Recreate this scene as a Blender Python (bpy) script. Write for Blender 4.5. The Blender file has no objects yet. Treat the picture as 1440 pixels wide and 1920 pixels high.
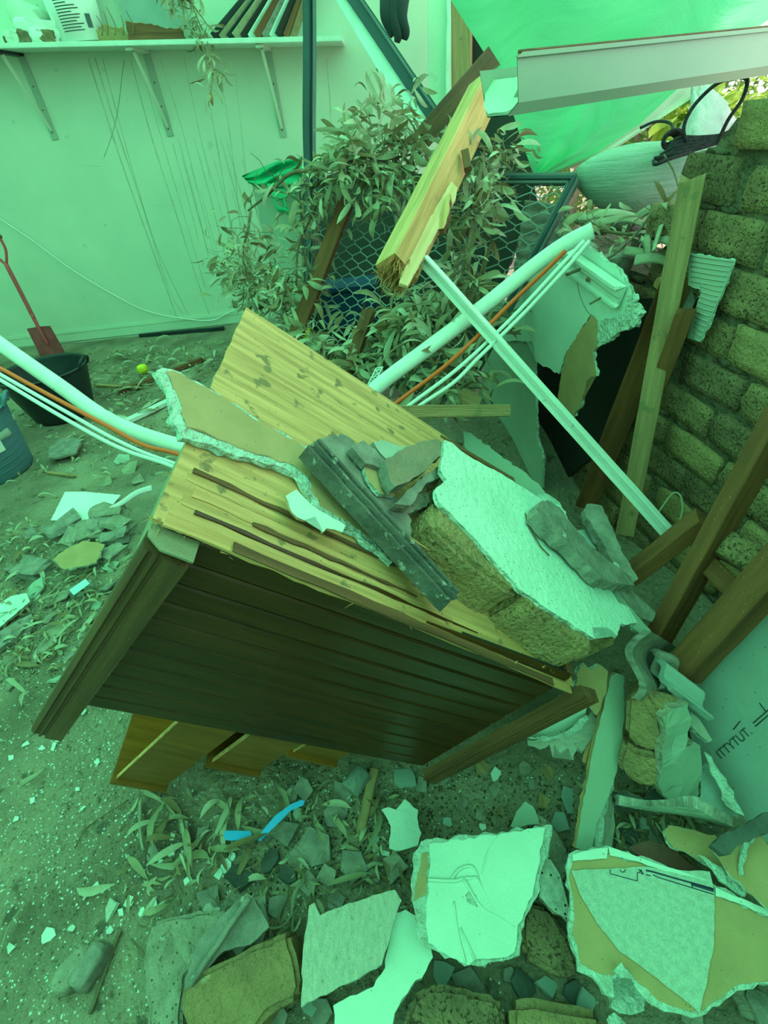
import bpy, bmesh, math, random
from mathutils import Vector, Matrix, noise
random.seed(7)
S = bpy.context.scene
COL = S.collection
# ------------------------------------------------------------------ camera
FPX = 950.0; CXP, CYP = 720.0, 960.0; CAMH = 1.5
def _rz(a):
    c, s = math.cos(a), math.sin(a); return Matrix(((c, -s, 0), (s, c, 0), (0, 0, 1)))
def _rx(a):
    c, s = math.cos(a), math.sin(a); return Matrix(((1, 0, 0), (0, c, -s), (0, s, c)))
RW = _rz(-math.radians(7.66)) @ _rx(math.radians(38.4)) @ Matrix(((1, 0, 0), (0, 0, -1), (0, 1, 0)))
CAM = Vector((0, 0, CAMH))
cd = bpy.data.cameras.new('camera'); cam = bpy.data.objects.new('camera', cd); COL.objects.link(cam)
cd.sensor_fit = 'HORIZONTAL'; cd.sensor_width = 36.0; cd.lens = FPX / 1440 * 36; cd.clip_start = 0.02; cd.clip_end = 200
r0, r1, r2 = Vector(RW[0]), Vector(RW[1]), Vector(RW[2])
cam.matrix_world = Matrix(((r0.x, -r1.x, -r2.x, 0), (r0.y, -r1.y, -r2.y, 0), (r0.z, -r1.z, -r2.z, CAMH), (0, 0, 0, 1)))
S.camera = cam
# ------------------------------------------------------------------ daylight
w = bpy.data.worlds.new('sky'); S.world = w; w.use_nodes = True
bg = w.node_tree.nodes['Background']; bg.inputs[0].default_value = (0.93, 1.0, 1.0, 1); bg.inputs[1].default_value = 0.95
sd = bpy.data.lights.new('sun', 'SUN'); sd.energy = 3.4; sd.angle = math.radians(3); sd.color = (1, .95, .85)
sun = bpy.data.objects.new('sun', sd); COL.objects.link(sun)
sun.rotation_euler = Vector((0.45, 0.35, 1.0)).to_track_quat('Z', 'Y').to_euler()
S.view_settings.view_transform = 'Standard'; S.view_settings.look = 'None'; S.view_settings.gamma = 1
S.view_settings.use_curve_mapping = False
S.view_settings.exposure = 1.20
# ------------------------------------------------------------------ helpers
RT = RW.transposed()
def ray(x, y): return RT @ Vector(((x - CXP) / FPX, (y - CYP) / FPX, 1.0))
def at(x, y, t): return CAM + ray(x, y) * t
def hit(x, y, pl):
    v = ray(x, y); return CAM + v * ((pl[0] - CAM).dot(pl[1]) / v.dot(pl[1]))
def G(x, y, z=0.0): return hit(x, y, (Vector((0, 0, z)), Vector((0, 0, 1))))
def plane3(a, b, c):
    a, b, c = at(*a), at(*b), at(*c); n = (b - a).cross(c - a).normalized()
    return (a, n if n.dot(CAM - a) > 0 else -n)
def planez(x, y, z, nx=0, ny=0):
    return (G(x, y, z), Vector((nx, ny, 1)).normalized())
def off(pl, d): return (pl[0] + pl[1] * d, pl[1])
def sm(a, b, x):
    x = max(0, min(1, (x - a) / (b - a))); return x * x * (3 - 2 * x)
def hf(x, y):
    h = .16 * sm(.1, .75, x) * sm(1.9, .9, y) + .035 * sm(-.2, .4, x)
    h += .22 * sm(-1.0, -.1, x) * sm(1.5, 2.2, y) * sm(4.4, 3.2, y)
    h += .014 * noise.noise(Vector((x * 3, y * 3, 0))) + .006 * noise.noise(Vector((x * 13, y * 13, 4)))
    return h
def GF(x, y, dz=0.0):
    z = 0.0
    for _ in range(6):
        p = G(x, y, z); z = .5 * z + .5 * (hf(p.x, p.y) + dz)
    return G(x, y, z)
def frame(o, X, Z):
    Z = Z.normalized(); X = (X - Z * X.dot(Z)).normalized(); Y = Z.cross(X)
    return Matrix(((X.x, Y.x, Z.x, o.x), (X.y, Y.y, Z.y, o.y), (X.z, Y.z, Z.z, o.z), (0, 0, 0, 1)))
ROOTM = {}
def tag(o, label=None, cat=None, group=None, kind=None):
    if label: o['label'] = label
    if cat: o['category'] = cat
    if group: o['group'] = group
    if kind: o['kind'] = kind
    return o
def link(name, me, M, parent=None):
    o = bpy.data.objects.new(name, me); COL.objects.link(o)
    if parent is not None:
        o.parent = parent; o.matrix_parent_inverse = ROOTM[parent].inverted()
    o.matrix_basis = M; ROOTM[o] = M.copy()
    return o
def mk(name, vs, fs, mats, M=None, parent=None, fm=None, smooth=False):
    me = bpy.data.meshes.new(name); me.from_pydata([tuple(v) for v in vs], [], fs)
    if not isinstance(mats, (list, tuple)): mats = [mats]
    for m in mats: me.materials.append(m)
    if fm:
        for p, i in zip(me.polygons, fm): p.material_index = i
    if smooth:
        for p in me.polygons: p.use_smooth = True
    me.update()
    return link(name, me, M or Matrix(), parent)
def mkbm(name, bm, mats, M=None, parent=None, smooth=False):
    me = bpy.data.meshes.new(name); bm.normal_update(); bm.to_mesh(me); bm.free()
    if not isinstance(mats, (list, tuple)): mats = [mats]
    for m in mats: me.materials.append(m)
    if smooth:
        for p in me.polygons: p.use_smooth = True
    return link(name, me, M or Matrix(), parent)
def thing(name, label, cat, M, group=None):
    if isinstance(M, Vector): M = Matrix.Translation(M)
    o = link(name, None, M); tag(o, label, cat, group); o.empty_display_size = .05
    return o
# ------------------------------------------------------------------ materials
def mat(name, c1, c2=None, scale=6, st=(1, 1, 1), lo=.35, hi=.65, rough=.85, bump=.25, bs=60, bd=.004, c3=None, s3=30, th3=.62,
        speck=None, sps=60, spt=.25, metal=0, trans=0, det=6, grain=.16):
    m = bpy.data.materials.new(name); m.use_nodes = True; nt = m.node_tree; N = nt.nodes; L = nt.links
    b = N['Principled BSDF']; b.inputs['Roughness'].default_value = rough; b.inputs['Metallic'].default_value = metal
    b.inputs['Specular IOR Level'].default_value = .35
    tc = N.new('ShaderNodeTexCoord'); mp = N.new('ShaderNodeMapping'); mp.inputs['Scale'].default_value = st
    L.new(tc.outputs['Object'], mp.inputs[0])
    def nz(s, d, src=mp):
        n = N.new('ShaderNodeTexNoise'); n.inputs['Scale'].default_value = s; n.inputs['Detail'].default_value = d
        L.new(src.outputs[0 if src is mp else 'Object'], n.inputs['Vector']); return n
    col = None
    def mixc(fac, a, bcol):
        x = N.new('ShaderNodeMix'); x.data_type = 'RGBA'; L.new(fac, x.inputs['Factor'])
        if isinstance(a, tuple): x.inputs['A'].default_value = (*a, 1)
        else: L.new(a, x.inputs['A'])
        x.inputs['B'].default_value = (*bcol, 1); return x.outputs['Result']
    def rng(src, lo_, hi_):
        r = N.new('ShaderNodeMapRange'); r.inputs['From Min'].default_value = lo_; r.inputs['From Max'].default_value = hi_
        L.new(src, r.inputs['Value']); return r.outputs[0]
    col = c1
    if c2: col = mixc(rng(nz(scale, det).outputs[0], lo, hi), c1, c2)
    if c3: col = mixc(rng(nz(s3, 5, tc).outputs[0], th3, th3 + .06), col, c3)
    if speck:
        v = N.new('ShaderNodeTexVoronoi'); v.inputs['Scale'].default_value = sps; L.new(tc.outputs['Object'], v.inputs['Vector'])
        col = mixc(rng(v.outputs['Distance'], spt, spt - .05), col, speck)
    if grain and c2:
        hs = N.new('ShaderNodeMix'); hs.data_type = 'RGBA'; hs.blend_type = 'MULTIPLY'; hs.inputs['Factor'].default_value = 1
        gr = N.new('ShaderNodeMapRange'); gr.inputs['From Min'].default_value = .3; gr.inputs['From Max'].default_value = .7
        gr.inputs['To Min'].default_value = 1 - grain; gr.inputs['To Max'].default_value = 1 + grain * .6
        L.new(nz(330, 3, tc).outputs[0], gr.inputs['Value']); L.new(gr.outputs[0], hs.inputs['B'])
        if isinstance(col, tuple): hs.inputs['A'].default_value = (*col, 1)
        else: L.new(col, hs.inputs['A'])
        col = hs.outputs['Result']
    if isinstance(col, tuple): b.inputs['Base Color'].default_value = (*col, 1)
    else: L.new(col, b.inputs['Base Color'])
    if bump:
        bp = N.new('ShaderNodeBump'); bp.inputs['Strength'].default_value = bump; bp.inputs['Distance'].default_value = bd * 3
        L.new(nz(bs, 5).outputs[0], bp.inputs['Height']); L.new(bp.outputs[0], b.inputs['Normal'])
    if trans:
        t = N.new('ShaderNodeBsdfTranslucent'); mx = N.new('ShaderNodeMixShader'); mx.inputs[0].default_value = trans
        if isinstance(col, tuple): t.inputs[0].default_value = (*col, 1)
        else: L.new(col, t.inputs[0])
        L.new(b.outputs[0], mx.inputs[1]); L.new(t.outputs[0], mx.inputs[2]); L.new(mx.outputs[0], N['Material Output'].inputs[0])
    return m
M_wall = mat('cream_wall_paint', (.60, .68, .56), (.53, .62, .51), 2.0, bump=.12, bs=90, rough=.55, c3=(.47, .55, .45), s3=9, th3=.68, grain=.08)
M_white = mat('white_paint', (.64, .76, .70), (.56, .68, .62), 12, bump=.15, rough=.5, speck=(.25, .28, .22), sps=70, spt=.12, grain=.06)
M_render = mat('white_render_skin', (.64, .80, .74), (.54, .70, .63), 9, bump=.4, bs=70, speck=(.22, .22, .15), sps=85, spt=.15, grain=.06)
M_gyp = mat('gypsum_core', (.66, .80, .74), (.46, .54, .46), 35, bump=1.0, bs=90, bd=.006)
M_paper = mat('brown_lining_paper', (.52, .33, .17), (.44, .28, .14), 14, bump=.15, bs=120, c3=(.42, .32, .18), s3=24, th3=.64, speck=(.2, .16, .1), sps=60, spt=.1, grain=.06)
M_gpaper = mat('grey_board_paper', (.60, .58, .50), (.46, .46, .40), 38, st=(1, 3, 1), bump=.35, bs=150, c3=(.36, .34, .28), s3=60, th3=.63)
M_wpaper = mat('white_board_face', (.64, .80, .72), (.56, .72, .64), 6, bump=.2, bs=12, bd=.01, rough=.6, speck=(.3, .3, .25), sps=40, spt=.07, grain=.06)
M_ply = mat('plywood_back', (.82, .44, .19), (.50, .26, .10), 4.5, st=(1, 14, 14), bump=.2, bs=30, c3=(.26, .17, .08), s3=26, th3=.60, rough=.7, speck=(.16, .11, .05), sps=70, spt=.10, grain=.06)
M_pine = mat('raw_pine', (.82, .43, .19), (.56, .28, .11), 3.2, st=(1, 18, 18), bump=.3, bs=12, rough=.8, c3=(.36, .24, .12), s3=14, th3=.68, grain=.06)
M_pinepink = mat('fresh_split_pine', (.92, .55, .32), (.80, .44, .22), 3.2, st=(1, 18, 18), bump=.5, bs=12, rough=.8)
M_oldpine = mat('weathered_pine', (.50, .31, .16), (.32, .20, .10), 3.2, st=(1, 20, 20), bump=.4, bs=14, rough=.85, c3=(.26, .2, .1), s3=20, th3=.62)
M_brown = mat('red_brown_timber', (.26, .095, .035), (.15, .055, .02), 3, st=(1, 16, 16), bump=.3, bs=14, rough=.75, speck=(.5, .42, .3), sps=60, spt=.08)
M_brown2 = mat('dull_brown_timber', (.24, .10, .045), (.13, .055, .025), 3, st=(1, 16, 16), bump=.3, bs=14, rough=.8)
M_dark = mat('dark_stained_timber', (.085, .032, .007), (.045, .018, .004), 3, st=(1, 16, 16), bump=.1, bs=16, rough=.33)
M_dark2 = mat('worn_dark_moulding', (.16, .085, .04), (.10, .05, .025), 4, st=(1, 16, 16), bump=.15, bs=16, rough=.42, speck=(.5, .45, .35), sps=50, spt=.07)
M_edge = mat('pale_edge_strip', (.36, .34, .22), (.27, .26, .17), 6, st=(1, 8, 8), bump=.2, bs=30)
M_drawer = mat('orange_drawer_timber', (.32, .125, .022), (.21, .08, .015), 4, st=(1, 10, 10), bump=.1, bs=20, rough=.4, c3=(.20, .08, .03), s3=9, th3=.68)
M_drawerin = mat('yellow_drawer_inside', (.95, .55, .07), (.8, .42, .05), 4, st=(1, 8, 8), bump=.1, bs=20, rough=.45)
M_brick = mat('tan_aggregate_brick', (.44, .29, .15), (.27, .18, .095), 14, bump=.9, bs=110, bd=.006, c3=(.11, .07, .04), s3=130, th3=.58, rough=.95, speck=(.05, .045, .03), sps=95, spt=.22)
M_brick2 = mat('yellow_aggregate_brick', (.50, .335, .16), (.35, .235, .115), 12, bump=.8, bs=110, bd=.006, c3=(.19, .12, .07), s3=140, th3=.60, rough=.95)
M_brick3 = mat('dark_aggregate_brick', (.33, .22, .125), (.20, .135, .08), 14, bump=.9, bs=110, bd=.006, c3=(.09, .06, .035), s3=120, th3=.55, rough=.95, speck=(.4, .36, .25), sps=110, spt=.12)
M_mortar = mat('lime_mortar', (.21, .165, .11), (.12, .10, .065), 12, bump=1.0, bs=35, bd=.012, rough=1)
M_sand = mat('sandstone_block', (.42, .27, .13), (.29, .19, .10), 10, bump=.8, bs=90, bd=.006, c3=(.48, .38, .24), s3=16, th3=.66, speck=(.2, .16, .08), sps=80, spt=.14)
M_conc = mat('grey_concrete', (.38, .34, .27), (.25, .22, .175), 22, bump=.7, bs=60, bd=.006, speck=(.10, .10, .08), sps=70, spt=.2, c3=(.44, .43, .36), s3=40, th3=.64)
M_tile = mat('grey_roof_tile', (.33, .30, .26), (.19, .175, .155), 22, bump=.5, bs=60, c3=(.50, .50, .44), s3=20, th3=.66, rough=.85, speck=(.12, .12, .1), sps=80, spt=.12)
M_tiled = mat('dark_slate_tile', (.10, .11, .105), (.06, .065, .06), 14, bump=.4, bs=40, rough=.6)
M_tilebr = mat('brown_faced_tile', (.34, .24, .17), (.24, .2, .15), 12, bump=.4, bs=60)
M_floor = mat('dusty_floor', (.36, .30, .215), (.19, .155, .11), 3.2, bump=.9, bs=45, bd=.010, c3=(.13, .11, .08), s3=16, th3=.62, rough=.95, speck=(.78, .80, .72), sps=46, spt=.115, det=9)
M_white_m = mat('white_metal', (.80, .84, .82), (.72, .77, .74), 8, bump=.05, rough=.35, c3=(.45, .45, .38), s3=40, th3=.68, grain=.06)
M_pvc = mat('white_pvc', (.76, .82, .80), (.66, .72, .68), 10, bump=.1, rough=.45, c3=(.36, .34, .27), s3=26, th3=.66, grain=.06)
M_gutter = mat('cream_gutter_metal', (.36, .50, .38), (.33, .46, .36), 3, grain=.04, bump=.03, rough=.3, speck=(.25, .22, .18), sps=30, spt=.06)
M_gutin = mat('gutter_inside', (.62, .74, .62), (.55, .66, .55), 5, bump=.1, rough=.5)
M_al = mat('dark_green_aluminium', (.035, .065, .075), (.025, .05, .06), 4, bump=.03, rough=.35, metal=.3)
M_alr = mat('worn_screen_frame', (.11, .15, .15), (.08, .11, .11), 9, bump=.05, rough=.4)
M_mesh = mat('screen_wire', (.23, .28, .27), rough=.5, bump=0)
M_dred = mat('dusty_red_enamel', (.62, .09, .12), (.50, .09, .11), 12, bump=.1, rough=.5)
M_dredl = mat('dust_covered_red_blade', (.66, .17, .20), (.50, .12, .14), 10, bump=.3, rough=.7)
M_black = mat('black_rubber', (.012, .02, .024), (.02, .032, .036), 6, bump=.06, rough=.42)
M_teal = mat('teal_rubber', (.10, .20, .26), (.08, .17, .22), 6, bump=.06, rough=.5)
M_paperw = mat('white_paper', (.82, .86, .82), (.74, .78, .74), 6, bump=.1, rough=.8, grain=.06)
M_orange = mat('orange_cable_sheath', (.85, .12, .02), rough=.4, bump=0)
M_cable = mat('white_cable_sheath', (.74, .80, .76), rough=.4, bump=0)
M_rope = mat('black_rope', (.015, .017, .02), (.04, .045, .05), 80, bump=.8, bs=160, rough=.8)
M_bag = mat('woven_sandbag', (.36, .50, .42), (.26, .38, .31), 5, st=(1, 1, 22), bump=.6, bs=22, bd=.006, rough=.75)
M_plast = mat('clear_white_plastic', (.80, .82, .82), (.6, .64, .64), 9, bump=.6, bs=14, bd=.01, rough=.35, trans=.4)
M_gcloth = mat('emerald_cloth', (.005, .42, .20), (.003, .26, .12), 8, bump=.3, bs=30, rough=.6, trans=.15)
M_tarp = mat('green_shade_cloth', (.19, .82, .45), (.15, .72, .385), 3, st=(1, 4, 1), grain=.1, bump=.3, bs=7, bd=.02, rough=.6, trans=.7)
M_tarpw = mat('pale_shade_cloth_hem', (.62, .72, .60), (.5, .6, .48), 5, bump=.3, bs=20, trans=.4)
M_leaf = mat('dry_gum_leaf', (.46, .42, .27), (.34, .33, .20), 20, bump=.1, rough=.6, trans=.2)
M_leaf2 = mat('grey_gum_leaf', (.58, .56, .42), (.44, .44, .31), 20, bump=.1, rough=.6, trans=.2)
M_leaf3 = mat('brown_gum_leaf', (.32, .22, .12), (.22, .16, .08), 20, bump=.1, rough=.7, trans=.15)
M_bark = mat('twig_bark', (.24, .18, .11), (.14, .11, .07), 20, bump=.5, bs=60, rough=.9)
M_barkp = mat('pale_bark_strip', (.40, .37, .27), (.28, .26, .18), 12, bump=.4, bs=40, rough=.9)
M_tree = mat('outside_leaf', (.16, .30, .05), (.06, .14, .025), 4, bump=0, rough=.6, trans=.35)
M_treel = mat('outside_bright_leaf', (.42, .55, .08), (.25, .42, .06), 4, bump=0, rough=.5, trans=.4)
M_trunk = mat('outside_trunk', (.30, .23, .18), (.18, .14, .11), 8, bump=.5, bs=20)
M_blue = mat('blue_plastic', (.04, .42, .95), rough=.35, bump=0)
M_bluec = mat('navy_plastic_crate', (.01, .05, .13), rough=.4, bump=0)
M_lime = mat('lime_yellow_skin', (.80, .75, .02), (.7, .62, .02), 30, bump=.2, rough=.45)
M_ink = mat('blue_black_ink', (.03, .05, .09), rough=.8, bump=0)
M_inkg = mat('faded_ink', (.04, .06, .06), rough=.8, bump=0)
M_cement = mat('pale_cement_sheet', (.34, .42, .40), (.28, .35, .33), 5, bump=.15, bs=60, speck=(.08, .1, .09), sps=46, spt=.09, grain=.06)
M_rib = mat('ribbed_cement_sheet', (.46, .50, .44), (.36, .40, .35), 5, bump=.1, bs=60)
M_void = mat('shade_and_dark_board', (.02, .022, .018), (.03, .03, .025), 6, bump=.2)  # near-black for sheets that paint shade and for real dark boards
M_rust = mat('rusty_metal', (.22, .10, .05), (.12, .06, .03), 12, bump=.3, rough=.7)
M_stain = mat('drip_stain', (.40, .43, .32), (.50, .56, .45), 12, bump=0, rough=.7)
M_crack = mat('crack_line', (.22, .28, .2), bump=0, rough=.9)
M_cardb = mat('brown_cardboard', (.42, .29, .13), (.34, .23, .10), 9, bump=.2, bs=40)
M_greyb = mat('grey_green_board', (.38, .46, .38), (.32, .40, .33), 5, bump=.15, grain=.06)
M_darkcl = mat('black_cloth', (.02, .03, .035), (.03, .045, .05), 9, bump=.5, bs=20)
M_print = mat('brown_blade_dirt', (.2, .15, .1), bump=0)
def glass_mat():
    m = bpy.data.materials.new('clear_glass'); m.use_nodes = True; b = m.node_tree.nodes['Principled BSDF']
    b.inputs['Base Color'].default_value = (.85, .95, .93, 1); b.inputs['Roughness'].default_value = .08; b.inputs['Transmission Weight'].default_value = .85; b.inputs['IOR'].default_value = 1.3
    return m
M_glass = glass_mat()
# ------------------------------------------------------------------ shape builders
def jagline(pts, seg, jag, rnd):
    out = []
    n = len(pts)
    for i in range(n):
        a, b = pts[i], pts[(i + 1) % n]; d = b - a; k = max(1, int(d.length / seg)); nn = Vector((-d.y, d.x)).normalized() if d.length > 1e-9 else Vector((0, 0))
        for j in range(k):
            p = a + d * (j / k)
            if j: p = p + nn * rnd.uniform(-jag, jag)
            else: p = p + nn * rnd.uniform(-jag, jag) * .3
            out.append(p)
    return out
def slab(name, px, pl, th, mats, parent=None, jag=.003, seg=.02, warp=0, wf=6, seed=None, pts3=None, backjag=None, xdir=None):
    """solid plate: outline met with plane pl, its front face there, th thick behind; mats = front, side+back"""
    rnd = random.Random(seed if seed is not None else hash(name) % 1000 + len(bpy.data.meshes))
    if not isinstance(mats, (list, tuple)): mats = [mats, mats]
    P = pts3 or [hit(x, y, pl) for x, y in px]
    n = pl[1] if pl[1].dot(CAM - pl[0]) > 0 else -pl[1]
    c = sum(P, Vector()) / len(P); e = max(((P[(i + 1) % len(P)] - P[i]) for i in range(len(P))), key=lambda v: v.length)
    if xdir is not None: e = xdir
    M = frame(c, e, n); Mi = M.inverted()
    L = [(Mi @ p).xy for p in P]
    area = sum(L[i].x * L[(i + 1) % len(L)].y - L[(i + 1) % len(L)].x * L[i].y for i in range(len(L)))
    if area < 0: L.reverse()
    L = jagline(L, seg, jag, rnd)
    bj = jag if backjag is None else backjag
    bm = bmesh.new()
    top = [bm.verts.new((p.x, p.y, 0)) for p in L]
    mid = [bm.verts.new((p.x + rnd.uniform(-bj, bj) * .6, p.y + rnd.uniform(-bj, bj) * .6, -th * .5)) for p in L] if th > .004 else None
    bot = [bm.verts.new((p.x + rnd.uniform(-bj, bj), p.y + rnd.uniform(-bj, bj), -th)) for p in L]
    f = bm.faces.new(top); f.material_index = 0
    g = bm.faces.new(list(reversed(bot))); g.material_index = 1
    rings = [top, mid, bot] if mid else [top, bot]
    for r_, s_ in zip(rings, rings[1:]):
        for i in range(len(L)):
            j = (i + 1) % len(L); q = bm.faces.new((r_[i], s_[i], s_[j], r_[j])); q.material_index = 1
    bmesh.ops.triangulate(bm, faces=[f, g])
    if warp:
        for _ in range(4):
            le = [e_ for e_ in bm.edges if e_.calc_length() > .05]
            if not le: break
            bmesh.ops.subdivide_edges(bm, edges=le, cuts=1)
            bmesh.ops.triangulate(bm, faces=[f_ for f_ in bm.faces if len(f_.verts) > 3])
        o3 = Vector((rnd.random() * 9, rnd.random() * 9, 0))
        for v in bm.verts:
            v.co.z += warp * noise.noise(Vector((v.co.x, v.co.y, 0)) * wf + o3)
    return mkbm(name, bm, mats, M, parent)
def board(name, label, cat, core, pl, th=.011, face=None, facemat=None, jag=.004, warp=0, group=None, backmat=None, coremat=None):
    """plasterboard piece: ragged gypsum core and a lining paper sheet on it"""
    o = slab(name, core, off(pl, -.0015), th, [coremat or M_gyp, coremat or M_gyp], None, jag=jag, seg=.012, warp=warp, seed=11)
    tag(o, label, cat, group)
    f = face
    if f is None:
        cx = sum(p[0] for p in core) / len(core); cy = sum(p[1] for p in core) / len(core)
        f = [(x + (cx - x) * .045, y + (cy - y) * .045) for x, y in core]
    s = slab('lining_paper', f, pl if not warp else off(pl, .0042), .0013, [facemat or M_paper] * 2, o, jag=jag * .7, seg=.012, warp=warp, seed=11)
    return o
def boxv(x0, x1, y0, y1, z0, z1): 
    return [(x, y, z) for x in (x0, x1) for y in (y0, y1) for z in (z0, z1)]
BF = [(0, 1, 3, 2), (4, 6, 7, 5), (0, 4, 5, 1), (2, 3, 7, 6), (0, 2, 6, 4), (1, 5, 7, 3)]
def box(name, x0, x1, y0, y1, z0, z1, m, M=None, parent=None, bev=0):
    bm = bmesh.new(); v = [bm.verts.new(c) for c in boxv(x0, x1, y0, y1, z0, z1)]
    for f in BF: bm.faces.new([v[i] for i in f])
    if bev: bmesh.ops.bevel(bm, geom=bm.edges[:], offset=bev, segments=2, affect='EDGES')
    return mkbm(name, bm, m, M, parent)
def beam(name, a, b, w_, h_, m, up=None, parent=None, bev=.002, n=8, wob=.001, endj=(0, 0), tiltd=0, profile=None, smooth=False):
    """stick from a to b, section w_ (across) by h_ (towards up); endj = ragged ends"""
    rnd = random.Random(int(a.x * 977 + b.y * 331) + n)
    X = b - a; L_ = X.length
    up = up or (CAM - (a + b) / 2)
    M = frame((a + b) / 2, X, Vector((0, 0, 1)))
    X = X.normalized(); Z = (up - X * up.dot(X)).normalized(); Z = Matrix.Rotation(math.radians(tiltd), 3, X) @ Z
    M = frame((a + b) / 2, X, Z)
    bv = min(bev, w_ / 4, h_ / 4)
    pr = profile or [(-w_ / 2 + bv, -h_ / 2), (w_ / 2 - bv, -h_ / 2), (w_ / 2, -h_ / 2 + bv), (w_ / 2, h_ / 2 - bv), (w_ / 2 - bv, h_ / 2), (-w_ / 2 + bv, h_ / 2), (-w_ / 2, h_ / 2 - bv), (-w_ / 2, -h_ / 2 + bv)]
    bm = bmesh.new(); rings = []
    for i in range(n + 1):
        u = i / n; r = []
        oy, oz = rnd.uniform(-wob, wob), rnd.uniform(-wob, wob)
        for (y, z) in pr:
            x = -L_ / 2 + L_ * u
            if i == 0: x += rnd.uniform(0, 1) * endj[0]
            if i == n: x -= rnd.uniform(0, 1) * endj[1]
            r.append(bm.verts.new((x, y + oy, z + oz)))
        rings.append(r)
    k = len(pr)
    for r_, s_ in zip(rings, rings[1:]):
        for i in range(k): bm.faces.new((r_[i], s_[i], s_[(i + 1) % k], r_[(i + 1) % k]))
    bm.faces.new(rings[0]); bm.faces.new(list(reversed(rings[-1])))
    bmesh.ops.recalc_face_normals(bm, faces=bm.faces[:])
    return mkbm(name, bm, m, M, parent, smooth)
def catmull(P, k=6):
    if len(P) < 3: return P
    Q = [P[0] * 2 - P[1]] + P + [P[-1] * 2 - P[-2]]; out = []
    for i in range(1, len(Q) - 2):
        a, b, c, d = Q[i - 1:i + 3]
        for j in range(k):
            t = j / k
            out.append(.5 * (2 * b + (c - a) * t + (2 * a - 5 * b + 4 * c - d) * t * t + (3 * b - a - 3 * c + d) * t ** 3))
    out.append(P[-1]); return out
def tube_bm(bm, P, r, sides=8, taper=1.0, flat=1.0):
    prev = None; N_ = None; n = len(P)
    for i, p in enumerate(P):
        d = (P[min(i + 1, n - 1)] - P[max(i - 1, 0)]).normalized()
        if N_ is None: N_ = d.orthogonal().normalized()
        else:
            N_ = (N_ - d * N_.dot(d)).normalized()
        B_ = d.cross(N_); rr = r * (1 + (taper - 1) * i / max(1, n - 1))
        ring = [bm.verts.new(p + N_ * math.cos(2 * math.pi * j / sides) * rr + B_ * math.sin(2 * math.pi * j / sides) * rr * flat) for j in range(sides)]
        if prev:
            for j in range(sides): bm.faces.new((prev[j], prev[(j + 1) % sides], ring[(j + 1) % sides], ring[j]))
        else: bm.faces.new(list(reversed(ring)))
        prev = ring
    bm.faces.new(prev)
def tube(name, P, r, m, parent=None, sides=8, k=6, taper=1.0, flat=1.0, M=None):
    bm = bmesh.new(); tube_bm(bm, catmull(P, k) if k else P, r, sides, taper, flat)
    return mkbm(name, bm, m, M, parent, True)
def rock(name, M, dims, m, parent=None, seed=0, rough=.12, cuts=3, box_=.55, smooth=True):
    """rounded, uneven block"""
    bm = bmesh.new(); bmesh.ops.create_cube(bm, size=2); bmesh.ops.subdivide_edges(bm, edges=bm.edges[:], cuts=cuts, use_grid_fill=True)
    o3 = Vector((seed * 3.7, seed * 1.3, 0))
    for v in bm.verts:
        s = v.co.normalized() * 1.25; c = v.co * box_ + s * (1 - box_)
        c = c * (1 + rough * noise.noise(v.co * 1.3 + o3) + rough * .4 * noise.noise(v.co * 4 + o3))
        v.co = Vector((c.x * dims[0] / 2, c.y * dims[1] / 2, c.z * dims[2] / 2))
    return mkbm(name, bm, m, M, parent, smooth)
def blockpoly(name, px, pl, th, m, parent=None, rnd_=.012, seed=1, rough=.004):
    """brick or stone from its top outline, rounded arrises, uneven faces"""
    o = slab(name, px, pl, th, m, parent, jag=.002, seg=.05, seed=seed)
    me = o.data; bm = bmesh.new(); bm.from_mesh(me)
    bmesh.ops.dissolve_limit(bm, angle_limit=.12, verts=bm.verts[:], edges=bm.edges[:])
    ed = [e for e in bm.edges if len(e.link_faces) == 2 and e.calc_face_angle(0) > .5]
    bmesh.ops.bevel(bm, geom=ed, offset=rnd_, segments=2, affect='EDGES', clamp_overlap=True)
    bmesh.ops.triangulate(bm, faces=bm.faces[:])
    for _ in range(3):
        le = [e_ for e_ in bm.edges if e_.calc_length() > .03]
        if not le: break
        bmesh.ops.subdivide_edges(bm, edges=le, cuts=1); bmesh.ops.triangulate(bm, faces=[f_ for f_ in bm.faces if len(f_.verts) > 3])
    bm.normal_update(); nrm = {v: v.normal.copy() for v in bm.verts}
    for v in bm.verts: v.co += nrm[v] * (rough * noise.noise(v.co * 22 + Vector((seed, 0, 0))) + rough * .6 * noise.noise(v.co * 60))
    bm.to_mesh(me); bm.free()
    return o
# leaves -------------------------------------------------------------
def leaf_verts(L_, W_, bend, curl):
    vs = []; n = 5
    for i in range(n + 1):
        u = i / n; wd = W_ * math.sin(math.pi * min(.97, u * .92 + .05)) ** .8 * (1 if 0 < i < n else .12)
        x = L_ * u; y = bend * L_ * math.sin(u * 1.8) ; z = curl * L_ * math.sin(u * 2.6)
        vs += [(x, y - wd / 2, z + wd * .18), (x, y, z), (x, y + wd / 2, z + wd * .18)]
    fs = []
    for i in range(n):
        a = i * 3; fs += [(a, a + 3, a + 4, a + 1), (a + 1, a + 4, a + 5, a + 2)]
    return vs, fs
LEAFV = [leaf_verts(l, w_, b, c) for l, w_, b, c in ((.10, .022, .25, .2), (.085, .019, -.3, .3), (.11, .024, .4, -.2), (.07, .019, .15, .4), (.12, .021, -.5, .25), (.09, .028, .2, -.35))]
LMATS = [M_leaf, M_leaf2, M_leaf3]
LEAFM = {}
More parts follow.
